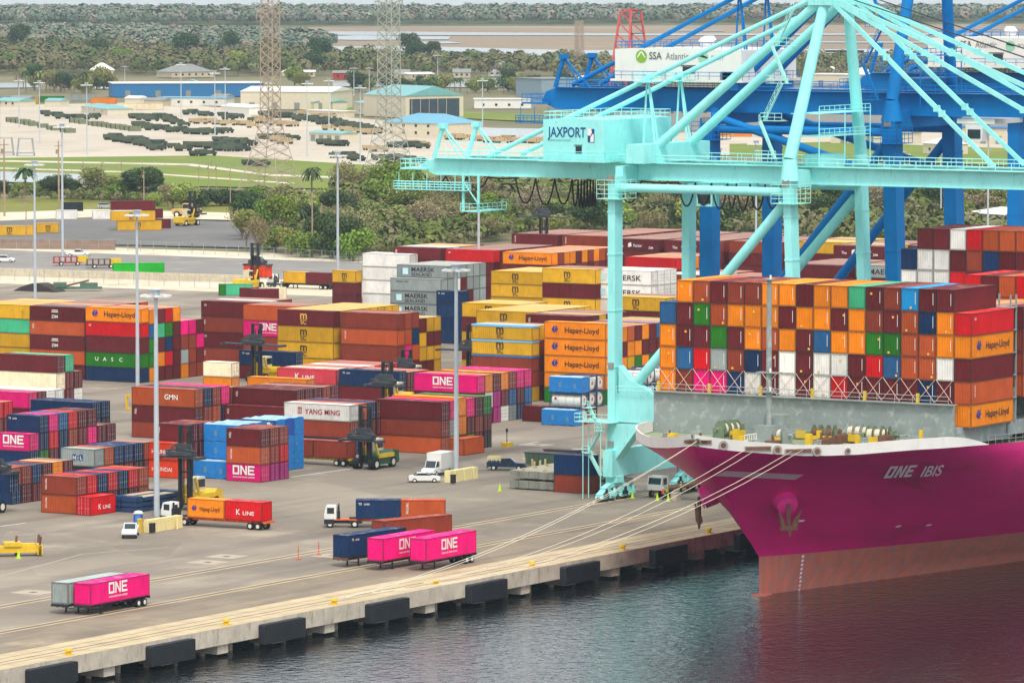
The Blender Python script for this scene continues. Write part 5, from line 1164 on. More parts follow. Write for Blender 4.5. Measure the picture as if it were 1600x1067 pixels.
# blocks, bollards, cones, toilet
def yblock(px,py,n,label,dx=1.3):
    x,y=gp(px,py); t=thing('barrier_block_row',label,'barrier',(x,y,0)); 
    for i in range(n): MB().prism([(-.55,0),(.55,0),(.5,1.7),(-.5,1.7)],'y',-.5,.5).build('barrier_block',paley,t,loc=(i*dx*1.0,-(i%2)*.15,0))
    return t
yblock(233,831,6,'pale yellow concrete blocks guarding the thick pale light mast'); yblock(702,753,6,'pale yellow concrete blocks guarding the mast by the box truck')
for px,py,lb in ((238,833,'dark electrical cabinet against the near yellow blocks'),(708,756,'dark electrical cabinet against the farther yellow blocks')):
    x,y=gp(px,py); MB().cbox((0,0,.75),(.8,.5,1.2)).box(-.45,-.28,1.3,.45,.28,1.4).box(-.05,-.27,.5,.05,-.25,1.0).build('electrical_cabinet',darkst,None,loc=(x,y,0),label=lb,cat='cabinet')
x,y=gp(216,826); t=thing('portable_toilet','blue portable toilet with white roof near the light mast','portable toilet',(x,y,0),AL)
MB().box(-.6,-.6,0,.6,.6,2.1).build('cabin',mat('toilet_blue','#1d4f9a',var=.1),t); MB().prism([(-.65,2.1),(.65,2.1),(.5,2.35),(0,2.45),(-.5,2.35)],'x',-.65,.65).build('roof',whitep,t); MB().box(-.63,-.35,.1,-.6,.35,1.95).build('door',mat('toilet_door','#3f78c0',var=.1),t)
x,y=gp(219,832); MB().box(-.25,-.25,0,.25,.25,1.7).box(-.3,-.3,1.7,.3,.3,1.9).build('yellow_post',yellow,None,loc=(x,y,0),label='stout yellow post in front of the blue toilet',cat='post')
bo=MB(); bo.tube((0,0,0),(0,0,1.3),.16,10).tube((0,0,1.3),(0,0,1.38),.16,10,r2=.05); bom=bo.mesh('bollard_post',paley)
for px,py in [(277,826),(741,746),(819,729),(832,731),(835,735),(844,733),(852,731),(857,728),(868,727),(877,726),(887,724),(895,723),(906,721),(915,719),(924,718),(941,716),(846,721),(858,718)]:
    x,y=gp(px,py); obj('protection_bollard',bom,None,(x,y,0),'pale yellow protection bollard on the yard','bollard','pale yellow protection bollards')
co=MB(); co.box(-.22,-.22,0,.22,.22,.05); co.tube((0,0,.05),(0,0,.85),.18,10,r2=.04); com=co.mesh('cone',limep); como=co.mesh('cone',orangep)
for px,py in [(781,767),(988,778),(1027,782),(1044,783),(29,872)]:
    x,y=gp(px,py); o=obj('traffic_cone',com,None,(x,y,0),'lime green traffic cone on the quay','traffic cone','lime traffic cones'); o.scale=(1.4,1.4,1.3)
dl=MB(); dl.tube((0,0,0),(0,0,.08),.35,10); dl.tube((0,0,.08),(0,0,1.25),.05,8); dl.tube((0,0,.7),(0,0,.95),.07,8); dlm=dl.mesh('delineator',mat('delineator_orange','#d0502e',var=.1))
for px,py in [(466,874),(498,867),(833,735)]:
    x,y=gp(px,py); o=obj('delineator_post',dlm,None,(x,y,0),'thin orange delineator post on the quay','delineator post','orange delineator posts'); o.scale=(1,1,1.4)
x,y=gp(792,698); t=thing('sign_post','dark post on a yellow striped base on the open yard','sign post',(x,y,0)); MB().box(-1.,-.5,0,1.,.5,.7).build('base',yellow,t); MB().tube((0,0,.7),(0,0,2.9),.07,8).cbox((0,0,2.6),(.1,.35,.5)).build('post',darkst,t)
x,y=gp(206,640); t=thing('lifting_frame','yellow lifting frame standing behind the brown block','lifting frame',(x,y,0),math.pi/2); m=MB()
for xx in (-1.6,-.3,1.0): m.bar((xx,0,0),(xx,0,2.6),.35,.35)
m.bar((-1.8,0,2.4),(1.2,0,2.4),.4,.4); m.build('frame',yellow,t)
MB().bar((-1.9,0,.15),(1.3,0,.15),.5,.3).build('foot',yellow,t)
# yellow spreader parked at the left edge
x,y=gp(25,868); t=thing('parked_spreader','yellow container spreader lying on the yard at the left edge','spreader',(x,y,0),-.85)
m=MB().box(-3.2,-.9,.5,3.2,.9,1.3).box(-1.6,-1.1,1.3,.6,1.1,1.8).box(.2,-.6,1.3,2.4,.6,1.6)
for s in (-1,1): m.box(s*3.0-.35,-1.25,.2,s*3.0+.35,1.25,1.5)
m.build('frame',yellow,t)
for xx,yy in ((-3,-1.1),(-3,1.1),(3,-1.1),(3,1.1),(0,0)): MB().box(xx-.2,yy-.15,0,xx+.2,yy+.15,1.4).bar((xx,yy,1.4),(xx+.1,yy*1.1,2.6),.2,.3).build('corner_guide',rustm,t)
# flat racks
def flatrack(name,label,x,y,z,cols_,L=12.19,group=None,side=None,W_=2.44):
    t=thing(name,label,'flat rack',(x,y,z),group=group); m=MB(); 
    m.box(0,0,.0,L,.25,.5).box(0,W_-.25,0,L,W_,.5).box(0,.25,.02,.3,W_-.25,.48).box(L-.3,.25,.02,L,W_-.25,.48)
    for i in range(9): xx=.6+i*(L-1.2)/8; m.box(xx,-.04,.05,xx+.18,0,.45)
    m.build('frame',cols_[0],t); MB().box(.3,.25,.3,L-.3,W_-.25,.46).build('floor',cols_[1],t); MB().box(.1,.1,.5,1.9,W_-.1,.68).box(L-1.9,.1,.5,L-.1,W_-.1,.68).build('folded_end',cols_[0],t)
navyp=mat('navy_steel','#1f3f66',rough=.5,var=.15,dirt=.3); tan=mat('timber_floor','#c9b490',rough=.9,var=.15)
x0,y0=634.4,443.3
for k in range(3):
    for j in range(2): flatrack('flat_rack','navy collapsed flat rack, %s level, %s pile beside the red box'%(('lowest','middle','top')[k],('outer','inner')[j]),x0,y0-j*2.6,.05+k*.72,(navyp,tan),group='collapsed navy flat racks')
gr=mat('hatch_cover_grey','#7c8076',rough=.8,var=.2,dirt=.7,dirtcol='#8a5c40'); cov=mat('hatch_cover_top','#a39a84',rough=.9,var=.15,dirt=.5,dirtcol='#7a6a50')
x,y=gp(922,771)
for k in range(2):
    t=thing('hatch_cover','grey ship hatch cover lying on the quay, %s one of the pair'%('lower','upper')[k],'hatch cover',(x,y+.0,.2+k*1.45),group='hatch covers on the quay')
    m=MB().box(0,0,0,12.6,13.5,1.05)
    for i in range(8): m.box(-.12,.4+i*1.65,.05,0,.75+i*1.65,1.0)
    for i in range(7): m.box(.6+i*1.8,-.12,.05,.95+i*1.8,0,1.0)
    m.build('panel',gr,t); m=MB().box(.1,.1,1.05,12.5,13.4,1.1)
    for i in range(4):
        for j in range(4): m.cbox((1+i*3.4,1+j*3.6,1.2),(.5,.35,.25))
    m.build('top_plate',cov,t)
container(*gp(922,772),0,20,2.59,lum(lin(HEX['b'])),False,None,'brown container beside the teal crane leg, lower of two','containers standing alone')
container(*gp(922,772),2.6,20,2.9,lum(lin(HEX['n'])),False,None,'navy container beside the teal crane leg, upper of two','containers standing alone')
for px,py,lb in ((851,727,'green dumpster behind the pale yellow bollards'),(880,722,'rusty brown dumpster behind the pale yellow bollards')):
    x,y=gp(px,py); t=thing('dumpster',lb,'dumpster',(x,y,0)); m=MB().prism([(-2.6,.2),(2.6,.2),(2.9,1.9),(-2.9,1.9)],'x',-1.1,1.1)
    for i in range(6): m.box(-1.16,-2.3+i*.9,.25,-1.1,-2.1+i*.9,1.85)
    m.build('bin',mat('dumpster_green','#4e6650',var=.2,dirt=.4) if 'green' in lb else rustm,t); MB().box(-1.15,-2.95,1.85,1.15,2.95,1.98).build('rim',darkst,t)
# tank containers
tankw=mat('tank_white','#dcd8cc',rough=.4,var=.05,dirt=.15); tarpb=mat('blue_tarpaulin','#1878bf',rough=.45,var=.12,scale=1.2,bump=.6,bscale=2.2,dirt=.15,dirtcol='#6fb4dc'); tarpt=mat('pale_tarpaulin_top','#9cc3da',rough=.5,var=.1)
def tank(x,y,z,label,wrapped=False,frame_=navyp,group='tank containers',deep=False):
    t=thing('tank_container',label,'tank container',(x,y,z),group=group); L=6.06;H=2.59; m=MB()
    for a in (0,CW-.14):
        for b in (0,L-.14): m.box(a,b,0,a+.14,b+.14,H)
    for b in (0,L-.14):
        for c in (.0,H-.14): m.box(.14,b+.001,c+.001,CW-.14,b+.139,c+.139)
    for a in (0,CW-.14):
        for c in (0,H-.14): m.box(a+.001,.14,c+.001,a+.139,L-.14,c+.139)
    m.build('frame',frame_,t)
    if not wrapped:
        m=MB(); c=(CW/2,H/2); prof=[(.18,.75),(.3,1.02),(.5,1.13),(L-.5,1.13),(L-.3,1.02),(L-.18,.75)]
        for (a,r1),(b,r2) in zip(prof[:-1],prof[1:]): m.tube((c[0],a,c[1]),(c[0],b,c[1]),r1,20,0,r2=r2,cap=False)
        m.add([(c[0]+.75*math.cos(k*math.pi/10),.18,c[1]+.75*math.sin(k*math.pi/10)) for k in range(20)],[tuple(range(20))]); 
        for yy in (1.5,3.0,4.5): m.tube((c[0],yy-.03,c[1]),(c[0],yy+.03,c[1]),1.15,20,1)
        tk=m.build('tank',[tankw,steel],t,smooth=False)
        MB().cbox((-.0+CW/2-1.14,L-1.1,H*.62),(.03,.4,.45)).build('placard',letr,tk); MB().cbox((CW/2,.15,H*.55),(.35,.03,.5)).build('placard',letr,tk)
    else:
        m=MB(); n=9
        def wob(): return random.uniform(-.05,.05)
        for i in range(n):
            a=-.05+(L+.1)*i/n;b=-.05+(L+.1)*(i+1)/n
            m.add([(-.07+wob()*.3,a,.12+wob()*2),(-.07+wob()*.3,b,.12+wob()*2),(-.07,b,H),(-.07,a,H)],[(0,1,2,3)],0); m.add([(CW+.07,a,.12),(CW+.07,b,.12),(CW+.07,b,H),(CW+.07,a,H)],[(3,2,1,0)],0)
            m.add([(-.07,a,H),(-.07,b,H),(CW/2,b,H+.12+wob()),(CW/2,a,H+.12)],[(0,1,2,3)],1); m.add([(CW/2,a,H+.12),(CW/2,b,H+.12),(CW+.07,b,H),(CW+.07,a,H)],[(0,1,2,3)],1)
        for yy in (-.05,L+.05): m.add([(-.07,yy,.1),(CW+.07,yy,.1),(CW+.07,yy,H),(CW/2,yy,H+.12),(-.07,yy,H)],[(0,1,2,3,4)],0)
        m.build('tarpaulin',[mat('deep_blue_tarpaulin','#1450a8',rough=.45,var=.15,bump=.5) if deep else tarpb,tarpt],t)
        for c_,d_ in (((-.09,L*.66,H*.5),(.03,.5,.9)),((-.09,L*.2,H*.45),(.03,.45,.8)),((CW*.3,-.075,H*.5),(.35,.03,.4))): MB().cbox(c_,d_).build('tear',mat('torn_edge','#5a86a4',var=.05),t)
    return t
tank(680.6,456.2,0,'blue tarpaulined tank on the ground at the left of its row',True)
for i in range(7):
    for k in range(3):
        X=683.4+i*2.52
        if k<2 and 1<=i<=4: continue   # nothing of these shows behind the pink-based block
        if i==3 and k==2: tank(X,456.2,5.2,'bare white tank between blue tarpaulined ones on the top tier'); continue
        tank(X,456.2,k*2.6,'blue tarpaulined tank, %s tier, %s place in the row behind the pink-based block'%(ORD[k],NTH[i]),True,deep=(i==5 and k==2))
tank(784,457.4,0,'blue tarpaulined tank on the ground below the five-high orange stack',True)
tank(786.6,457.4,0,'white tank on the ground right of the blue tarpaulined one',frame_=redp)
container(789.2,457.4,0,20,2.59,lum(lin(HEX['m'])),False,None,'short maroon container on the ground behind the crane stairway','containers standing alone')
for i in range(3):
    tank(784+2.6*(i+1)-.2,457.4,2.6,'white tank on the middle tier, %s place, under the blue tarpaulin'%NTH[i])
    if i: tank(784+2.6*(i+1)-.2,457.4,5.2,'white tank on the top tier, %s place, behind the tarpaulined one'%NTH[i])
tank(786.4,457.4,5.2,'blue tarpaulined tank on the top tier with a torn corner',True)
for i in range(5):
    for k in range(3):
        if (i+k)%4!=3 or i==0: tank(806+2.6*i,456.0,k*2.6,'white tank right of the teal leg, %s tier, %s place'%(ORD[k],NTH[i]))
# far containers and sheds on the asphalt lot
def fbox(px,py,L,ch,label,z=0,along='x',H=2.59,lg=None,rz=None):
    x,y=gp(px,py)
    if rz is None: rz=AL-math.pi/2+.12
    LL=6.06 if L==20 else 12.19
    # local y from the right end back to the left end
    o=container(x,y,z,L,H,lum(lin(HEX[ch]),.95,1.05),False,None,label,'boxes on the far asphalt lot',rz=rz+math.pi/2)
    if lg: logo(o,lg,'x',LL,H)
    return o
def fb(px,py,L,*a,**k):
    # px,py: right end bottom of the visible long side
    return fbox(px,py,L,*a,**k)
for a in [(53,368,40,'y','yellow container at the left on the asphalt lot',0,'MSC'),(92,364,20,'y','short yellow container on the asphalt lot',0,'MSC'),(253,360,40,'y','lower yellow container of the stack on the asphalt lot',0,'MSC'),(243,360,40,'y','middle yellow container of the stack on the asphalt lot',2.6,'MSC'),(243,358,40,'m','maroon container on top of the yellow pair',5.2,None),(267,357,20,'m','maroon container behind the lower yellow one',0,None),
   (255,356,20,'m','maroon container behind the middle yellow one',2.6,None),(257,428,40,'v','vivid green container on the pale verge by the road',0,None),(450,326,40,'y','yellow container left of the tree belt',0,'MSC'),(130,330,20,'k','grey box by the far grass strip',0,None),(121,343,20,'w','white office box on the lot edge',0,None),(178,343,20,'w','white shed box on the lot edge',0,None),
   (395,462,20,'t','mint container beyond the yellow-topped stack',0,None),(385,462,20,'g','green open frame beyond the maroon block',0,None),(436,470,20,'m','maroon container beside the cream box by the road',0,None),(418,468,20,'m','maroon container next to the mint one',0,None),(448,468,20,'e','cream container at the road edge',0,None)]:
    fb(a[0],a[1],a[2],a[3],a[4],z=a[5],lg=a[6])
# people in work vests
skin=mat('skin','#a8785c',rough=.6,var=.05); vest=mat('orange_vest','#e8602a',rough=.7,var=.05); vestl=mat('lime_vest','#b8d22c',rough=.7,var=.05); trou=mat('dark_trousers','#2a2e38',rough=.8,var=.1)
def person(label,px,py,rz,vm,arm=0.):
    x,y=gp(px,py); me=bpy.data.meshes.new('person'); V_=[(0,0,.95),(0,0,1.2),(0,0,1.42),(0,0,1.52),(0.02,0,1.68),(0,.1,.88),(.03,.12,.5),(0,.13,.06),(.13,.13,.03),(0,-.1,.88),(-.03,-.12,.5),(-.06,-.13,.06),(.07,-.13,.03),(0,.2,1.4),(.02,.27,1.12),(.12+arm,.25,.9+arm),(0,-.2,1.4),(.02,-.27,1.12),(.12,-.25,.88)]
    E_=[(0,1),(1,2),(2,3),(3,4),(0,5),(5,6),(6,7),(7,8),(0,9),(9,10),(10,11),(11,12),(2,13),(13,14),(14,15),(2,16),(16,17),(17,18)]
    R_=[.15,.15,.17,.06,.11,.09,.07,.05,.045,.09,.07,.05,.045,.07,.05,.035,.07,.05,.035]
    me.from_pydata(V_,E_,[]); o=obj('person',me,None,(x,y,0),label,'person',rz=rz); md=o.modifiers.new('s','SKIN')
    for i,r in enumerate(R_): me.skin_vertices[0].data[i].radius=(r,r)
    me.skin_vertices[0].data[0].use_root=True
    o.modifiers.new('b','SUBSURF').levels=1; bpy.context.view_layer.update(); ev=bpy.data.meshes.new_from_object(o.evaluated_get(bpy.context.evaluated_depsgraph_get())); o.modifiers.clear(); o.data=ev
    ev.materials.clear()
    for m_ in (trou,vm,skin): ev.materials.append(m_)
    for p in ev.polygons:
        z=p.center.z; r=abs(p.center.y); p.material_index=0 if z<.95 and r<.22 else (1 if z<1.5 and not (r>.2 and z<1.05) else 2); p.use_smooth=True
    MB().tube((0.02,0,1.74),(0.02,0,1.84),.13,10,0,r2=.07).tube((.02,0,1.73),(.02,0,1.75),.16,10).build('helmet',whitep,o)
person('worker in an orange vest standing by the cones under the crane',1036,781,2.6,vest); person('worker in a lime vest at the foot of the teal crane',1042,779,.6,vestl,.1); person('worker in a lime vest beside the flatbed truck wheels',1064,772,1.6,vestl); person('worker in an orange vest near the parked white cars',979,775,2.1,vest,.15)
x,y=gp(1056,781); MB().cbox((0,0,.5),(1.5,.9,1.)).box(-.8,-.5,1.0,.8,.5,1.08).build('concrete_block',concrete,None,loc=(x,y,0),label='grey concrete block beside the worker near the bow',cat='block')
# ---------------------------------------------------------------- buildings
cream=mat('cream_wall','#cfc4ab',rough=.8,var=.06); creamd=mat('beige_wall','#b9ab93',rough=.8,var=.08); tealr=mat('teal_metal_roof','#6fa9a8',rough=.5,var=.08); bluew=mat('blue_wall','#1c6a9e',rough=.6,var=.06); whiter=mat('white_roof','#dedbd2',rough=.6,var=.05); greyr=mat('grey_roof','#83857f',rough=.7,var=.1); darkop=mat('hangar_interior_shade','#33404a',rough=.7,var=.3); bluer=mat('blue_roof','#62a3bb',rough=.5,var=.06)
def building(label,a,b,depth,h,kind,wm,rm,ridge=0,wins=0,doors_=0,name='building',cat='building',dpt=None,group=None):
    """a,b: photo points of the front wall's foot; depth in metres away from the camera"""
    A=Vector(gp(*a)+(0,)); Bq=Vector(gp(*b)+(0,)); L=(Bq-A).length; u=(Bq-A)/L; ang=math.atan2(u.y,u.x)
    t=thing(name,label,cat,A,ang,group); D=depth
    MB().box(0,0,0,L,D,h).build('wall',wm,t)
    m=MB(); e=.4
    if kind=='flat': m.box(-e,-e,h,L+e,D+e,h+.35)
    elif kind=='hip': m.add([(-e,-e,h),(L+e,-e,h),(L+e,D+e,h),(-e,D+e,h),(min(L/2,D/2),D/2,h+ridge),(max(L/2,L-D/2),D/2,h+ridge)],[(0,1,5,4),(1,2,5),(2,3,4,5),(3,0,4),(3,2,1,0)])
    elif kind=='gx': m.prism([(-e,h),(D/2,h+ridge),(D+e,h)],'x',-e,L+e)
    elif kind=='gy': m.prism([(-e,h+.01),(L/2,h+ridge),(L+e,h+.01)],'y',-e,D+e)
    m.build('roof',rm,t)
    for i in range(wins):
        for st_ in range(1 if h<5 else 2):
            xx=L*(i+.7)/(wins+.4); MB().box(xx-.6,-.05,h/(1 if h<5 else 2)*st_+1.2,xx+.6,-.01,h/(1 if h<5 else 2)*st_+2.3).build('window',glass,t)
    for i in range(doors_):
        xx=L*(i+.5)/max(1,doors_); MB().box(xx-1.3,-.04,0,xx+1.3,-.008,min(3.2,h*.75)).build('door',greyr,t)
    return t
building('long blue warehouse with a white roof edge in the distance',(176,152),(412,151),26,6.6,'flat',bluew,whiter,doors_=5)
building('cream gabled annex in front of the long blue warehouse',(286,148),(312,148),10,6.0,'gy',cream,tealr,1.5)
building('low white shed with a blue roof before the warehouse',(246,165),(352,166),12,3.6,'flat',mat('pale_wall','#d8d4c8',var=.05),bluer,wins=5)
building('long white warehouse left of the open hangar',(376,171),(517,172),40,8.2,'gx',cream,whiter,2.0,doors_=4)
hg=building('cream aircraft hangar wall with teal roof, seen left of its front',(634,184.5),(724,182.5),34,9.6,'gy',cream,tealr,4.2)
L_=(Vector(gp(724,182.5))-Vector(gp(634,184.5))).length; MB().box(2.0,-.12,0,L_-2.2,-.02,8.2).build('hangar_opening',darkop,hg)  # dark panel on the solid wall, painted as the shaded interior
m=MB(); 
for i in range(5): m.box(3+i*4.6,-.2,0,3.25+i*4.6,-.13,8.0)
m.build('door_leaf',creamd,hg)
hg['label']='cream aircraft hangar with a teal roof and dark open front'
building('cream two-storey hall with a blue hip roof before the hangar',(598,213),(702,216),20,5.6,'hip',cream,bluer,3.6,wins=5)
building('cream lean-to building with teal roof left of the hangar',(553,178),(585,181),14,5.2,'gx',cream,tealr,1.2,wins=2)
building('small cream guard house with a teal hip roof',(127,176),(168,180.5),12,2.8,'hip',cream,tealr,1.6,wins=3)
building('cream hut with a teal roof at the far left',(-8,167),(27,168),12,2.8,'gx',cream,tealr,1.5,wins=3)
building('cream shed with teal roof on the equipment yard',(483,221),(533,223),9,3.4,'gx',cream,tealr,.9,doors_=4)
building('long low white tent on the equipment yard',(345,176),(389,179),10,3.0,'gx',whiter,whiter,1.2)
for i,(a,b,lb) in enumerate([((447,170),(464,171),'cream hut with teal roof, leftmost of three'),((471,171),(491,172),'cream hut with teal roof, middle of three'),((497,171),(520,172),'cream hut with teal roof, rightmost of three')]): building(lb,a,b,8,3.6,'gx',cream,tealr,1.)
building('white-roofed bungalow on the far lagoon shore',(139,119),(177,119),12,3.2,'hip',creamd,whiter,4.2,wins=4,cat='house',name='house')
building('grey-roofed bungalow on the far lagoon shore',(268,122),(334,121),18,3.2,'hip',creamd,greyr,4.2,wins=6,cat='house',name='house')
building('small white house on the far shore left of the pylon',(440,120),(467,120),10,2.6,'hip',creamd,whiter,2.8,wins=2,cat='house',name='house')
building('low beige house beside the far shore pylon',(468,121),(492,121),10,3.0,'gx',creamd,whiter,1.,wins=3,cat='house',name='house')
building('white villa with grey hip roof on the far shore',(763,120),(808,120),16,5.0,'hip',whitep,greyr,3.6,wins=5,cat='house',name='house')
building('grey far shore house with dark red wall',(520,124),(548,124),9,3.4,'gx',redp,greyr,1.4,wins=2,cat='house',name='house')
building('far shore cottage between the trees',(617,124),(640,124),9,3.2,'gx',creamd,greyr,2.2,wins=2,cat='house',name='house')
building('long low far shore boathouse with pale roof',(640,125),(679,124),9,3.0,'gx',creamd,whiter,1.,wins=4,cat='house',name='house')
building('dark roofed far shore house right of the boathouse',(708,122),(735,122),10,3.0,'gx',creamd,greyr,2,wins=3,cat='house',name='house')
building('low white depot right of the hangar',(741,170),(830,170),12,4.2,'flat',whiter,whiter,wins=4)
building('low white depot seen behind the teal crane stays',(1262,135),(1345,136),20,6.2,'flat',cream,whiter,doors_=2)
building('small white hip-roofed house seen between the mast legs',(1284,118),(1318,118),12,2,'hip',cream,whiter,3,cat='house',name='house')
building('white round-roofed store right of the mast leg',(1330,133),(1368,133),16,6.0,'hip',cream,whiter,3.4)
building('beige workshop behind the blue crane legs',(1298,224),(1420,226),14,4.2,'gx',cream,greyr,1.,doors_=3)
building('dark blue fronted workshop at the right',(1500,224),(1572,226),14,6.0,'flat',cream,bluew,doors_=3)
building('cream house with hip roof between blue legs',(1442,240),(1478,242),10,3.8,'hip',cream,whiter,2.2,wins=2)
building('cream block at the right border behind the crane',(1575,238),(1640,240),14,6.0,'hip',cream,whiter,2.2,wins=2)
building('grey-blue warehouse with white roof at the right border',(1508,362),(1660,372),26,5.2,'gx',mat('bluegrey_wall','#94a2aa',var=.06),whiter,1.2)
building('cream wall panel building by the far road',(480,182),(538,184),6,2.6,'flat',cream,whiter)
for i,(px,py,w) in enumerate([(15,163,30),(70,167,24),(225,166,30),(195,163,22),(330,160,22),(905,172,40),(950,176,30),(880,130,30)]):
    building(['tan shed at the far left yard edge','small tan shed in the far left yard','green-sided long shed before the warehouse','tan hut beside the orange boxes far off','pale hut before the warehouse','low beige shed under the blue girder','beige shed right under the blue girder','low pale building on the far shore'][i],(px,py),(px+w,py+.4),8,2.8,'gx',[creamd,cream][i%2],[greyr,tealr,greyr,whiter][i%4],1.2)
# the grey ship beyond the cranes
a=gp(1600,205); b=gp(985,208)
A=Vector(a+(0,));Bv=Vector(b+(0,)); L=(A-Bv).length; ang=math.atan2((A-Bv).y,(A-Bv).x)
t=thing('cargo_ship','large grey cargo ship moored far off behind the blue cranes','ship',(b[0],b[1],0),ang); gs=mat('ship_grey','#8b8b88',rough=.6,var=.06); gd=mat('ship_deck_dark','#55585a',rough=.8,var=.1)
MB().prism([(-4,-.2),(L,-.2),(L,13),(-9,13.5)],'y',0,28).build('hull',gs,t); MB().box(L*.2,2,13.05,L*.62,26,17.5).build('deckhouse',gs,t); MB().box(L*.62,1,13.05,L-1,27,13.6).build('deck',gd,t)
m=MB()
for i in range(16): m.box(L*.1+i*L*.028,-.1,8,L*.1+i*L*.028+1.4,-.02,9.8)
m.build('port_opening',gd,t)
building('blue-grey storage hall with teal top at the lagoon',(806,158),(846,160),20,11,'flat',mat('hall_bluegrey','#8296a0',var=.06),greyr)
for i in range(2):
    x,y=gp(1148+i*27,214); o=container(x,y,0,40,2.9,lum(lin(HEX['yo'[i]])),False,None,['yellow container on the far rail line between blue legs','orange container on the far rail line between blue legs'][i],'far rail containers',rz=AL-math.pi/2+math.pi/2)
# ---------------------------------------------------------------- army vehicles in the far yard
og=mat('army_green','#343f30',rough=.8,var=.2); tn=mat('desert_tan','#b09a72',rough=.8,var=.12); ogb=mat('olive_box','#6f7456',rough=.8,var=.15)
def army(body,canvas):
    m=MB().box(-4.2,-1.2,.9,4.2,1.2,1.25,0).prism([(1.7,1.25),(4.2,1.25),(4.3,2.0),(3.3,2.1),(3.0,2.9),(1.7,2.9)],'y',-1.2,1.2,0).box(-4.2,-1.25,1.25,1.4,1.25,2.9,1)
    for x in (3.2,-1.6,-3.0):
        for s in (-1.,1.): m.tube((x,s-.2,.6),(x,s+.2,.6),.6,10,2)
    m.box(2.9,-1.21,2.15,3.25,1.21,2.75,3); return m.mesh('army_truck',[body,canvas,tread,glass])
amt=army(og,mat('army_canvas','#4a543e',rough=.9,var=.2)); amtan=army(tn,tn)
m=MB().prism([(-2.3,.7),(-2.3,1.3),(-1.6,1.75),(.5,1.8),(1.0,1.25),(2.3,1.15),(2.35,.7)],'y',-1.05,1.05)
for x in (1.5,-1.4):
    for s in (-.9,.9): m.tube((x,s-.15,.48),(x,s+.15,.48),.48,10,1)
jp=m.mesh('utility_vehicle',[og,tread]); bx=MB().box(0,0,0,6,2.4,2.5).box(-.03,.2,.2,0,2.2,2.3,1).mesh('storage_box',[ogb,og]) 
def row(me,name,lb,cat,grp,a,b,n,jit=2.2,rz=None,zs=.85):
    for i in range(n):
        if random.random()<.12 and n>3: continue
        f=(i+.5)/n; px=a[0]+(b[0]-a[0])*f; py=a[1]+(b[1]-a[1])*f+random.uniform(-jit,jit); x,y=gp(px,py)
        o=obj(name,me,None,(x,y,0),lb,cat,grp,rz=(AL-math.pi/2+random.uniform(-.9,.9)) if rz is None else rz+random.uniform(-.08,.08)); zs_=zs*random.uniform(.75,1.); o.scale=(zs_,zs_,zs_)
TR=('army_truck','dark green army truck parked in the far equipment yard','army truck','dark green army trucks')
for a,b,n in [((68,182),(152,187),9),((208,187),(240,188),4),((242,184),(290,196),6),((214,199),(292,207),8),((280,206),(356,211),8),((293,179),(328,182),4),((172,217),(250,231),9),((205,222),(252,235),6),((288,226),(345,233),6),((340,222),(392,229),6),((328,233),(383,236),6),((300,243),(330,245),2),((345,183),(400,191),5),((405,180),(458,184),6),((464,187),(556,200),11),((555,200),(592,206),4),((411,216),(462,220),5),((503,226),(538,229),3),((523,244),(562,250),4),((590,250),(658,255),6),((262,232),(290,238),3),((386,255),(412,262),2),((612,228),(664,233),5)]: row(amt,*TR,a,b,int(n*1.5),3.0)
TT=('army_truck','desert tan army truck parked in the far equipment yard','army truck','desert tan army trucks')
for a,b,n in [((300,190),(360,198),6),((470,180),(520,186),4),((400,190),(460,200),7),((510,205),(590,212),7),((640,228),(668,232),3),((700,219),(850,226),12),((880,228),(1000,236),8),((430,222),(450,224),2),((570,236),(600,240),2),((370,195),(400,199),3)]: row(amtan,*TT,a,b,int(n*1.3),2.5)
row(bx,'storage_box','olive storage box in the long diagonal rows of the far yard','storage box','olive storage boxes',(0,189),(106,209),15,.3,rz=AL-1.2)
row(bx,'storage_box','olive storage box in the long diagonal rows of the far yard','storage box','olive storage boxes',(92,190),(206,206),16,.3,rz=AL-1.2)
for px,py,cc,lb in [(150,162,'s','grey'),(170,160,'s','grey'),(55,162,'y','tan'),(82,161,'y','tan'),(180,163,'o','orange'),(236,172,'o','tan'),(262,172,'o','tan')]: pass
for i,(px,py) in enumerate([(182,163),(60,163),(30,160),(100,160),(150,158),(233,172),(255,172)]):
    x,y=gp(px,py); container(x,y,0,40,2.9,lum(lin(HEX['oysgsee'[i]]),.7,.9),False,None,['orange box beside the left end of the blue warehouse','tan box far left beside the huts','grey box far left beyond the hut','dark green box far left in the yard','long grey box left of the blue warehouse','tan box before the blue warehouse','cream box before the blue warehouse'][i],'boxes in the far yard',rz=AL)
# steel frames at the left edge
for i,(px,py) in enumerate([(8,243),(40,244)]):
    x,y=gp(px,py); t=thing('steel_frame','open grey steel frame at the left border, %s one'%('left','right')[i],'steel frame',(x,y,0),AL-math.pi/2); m=MB()
    for sx in (-3,3):
        for sy in (-1.5,1.5): m.bar((sx*1.05,sy,0),(sx*.8,sy,6.5),.35,.35)
        m.bar((sx*.85,-1.5,6),(sx*.85,1.5,6),.3,.3)
    m.bar((-2.6,-1.5,6.3),(2.6,-1.5,6.3),.3,.3); m.box(-3.4,-1.6,.9,3.4,1.6,1.4); m.build('frame',steel,t)
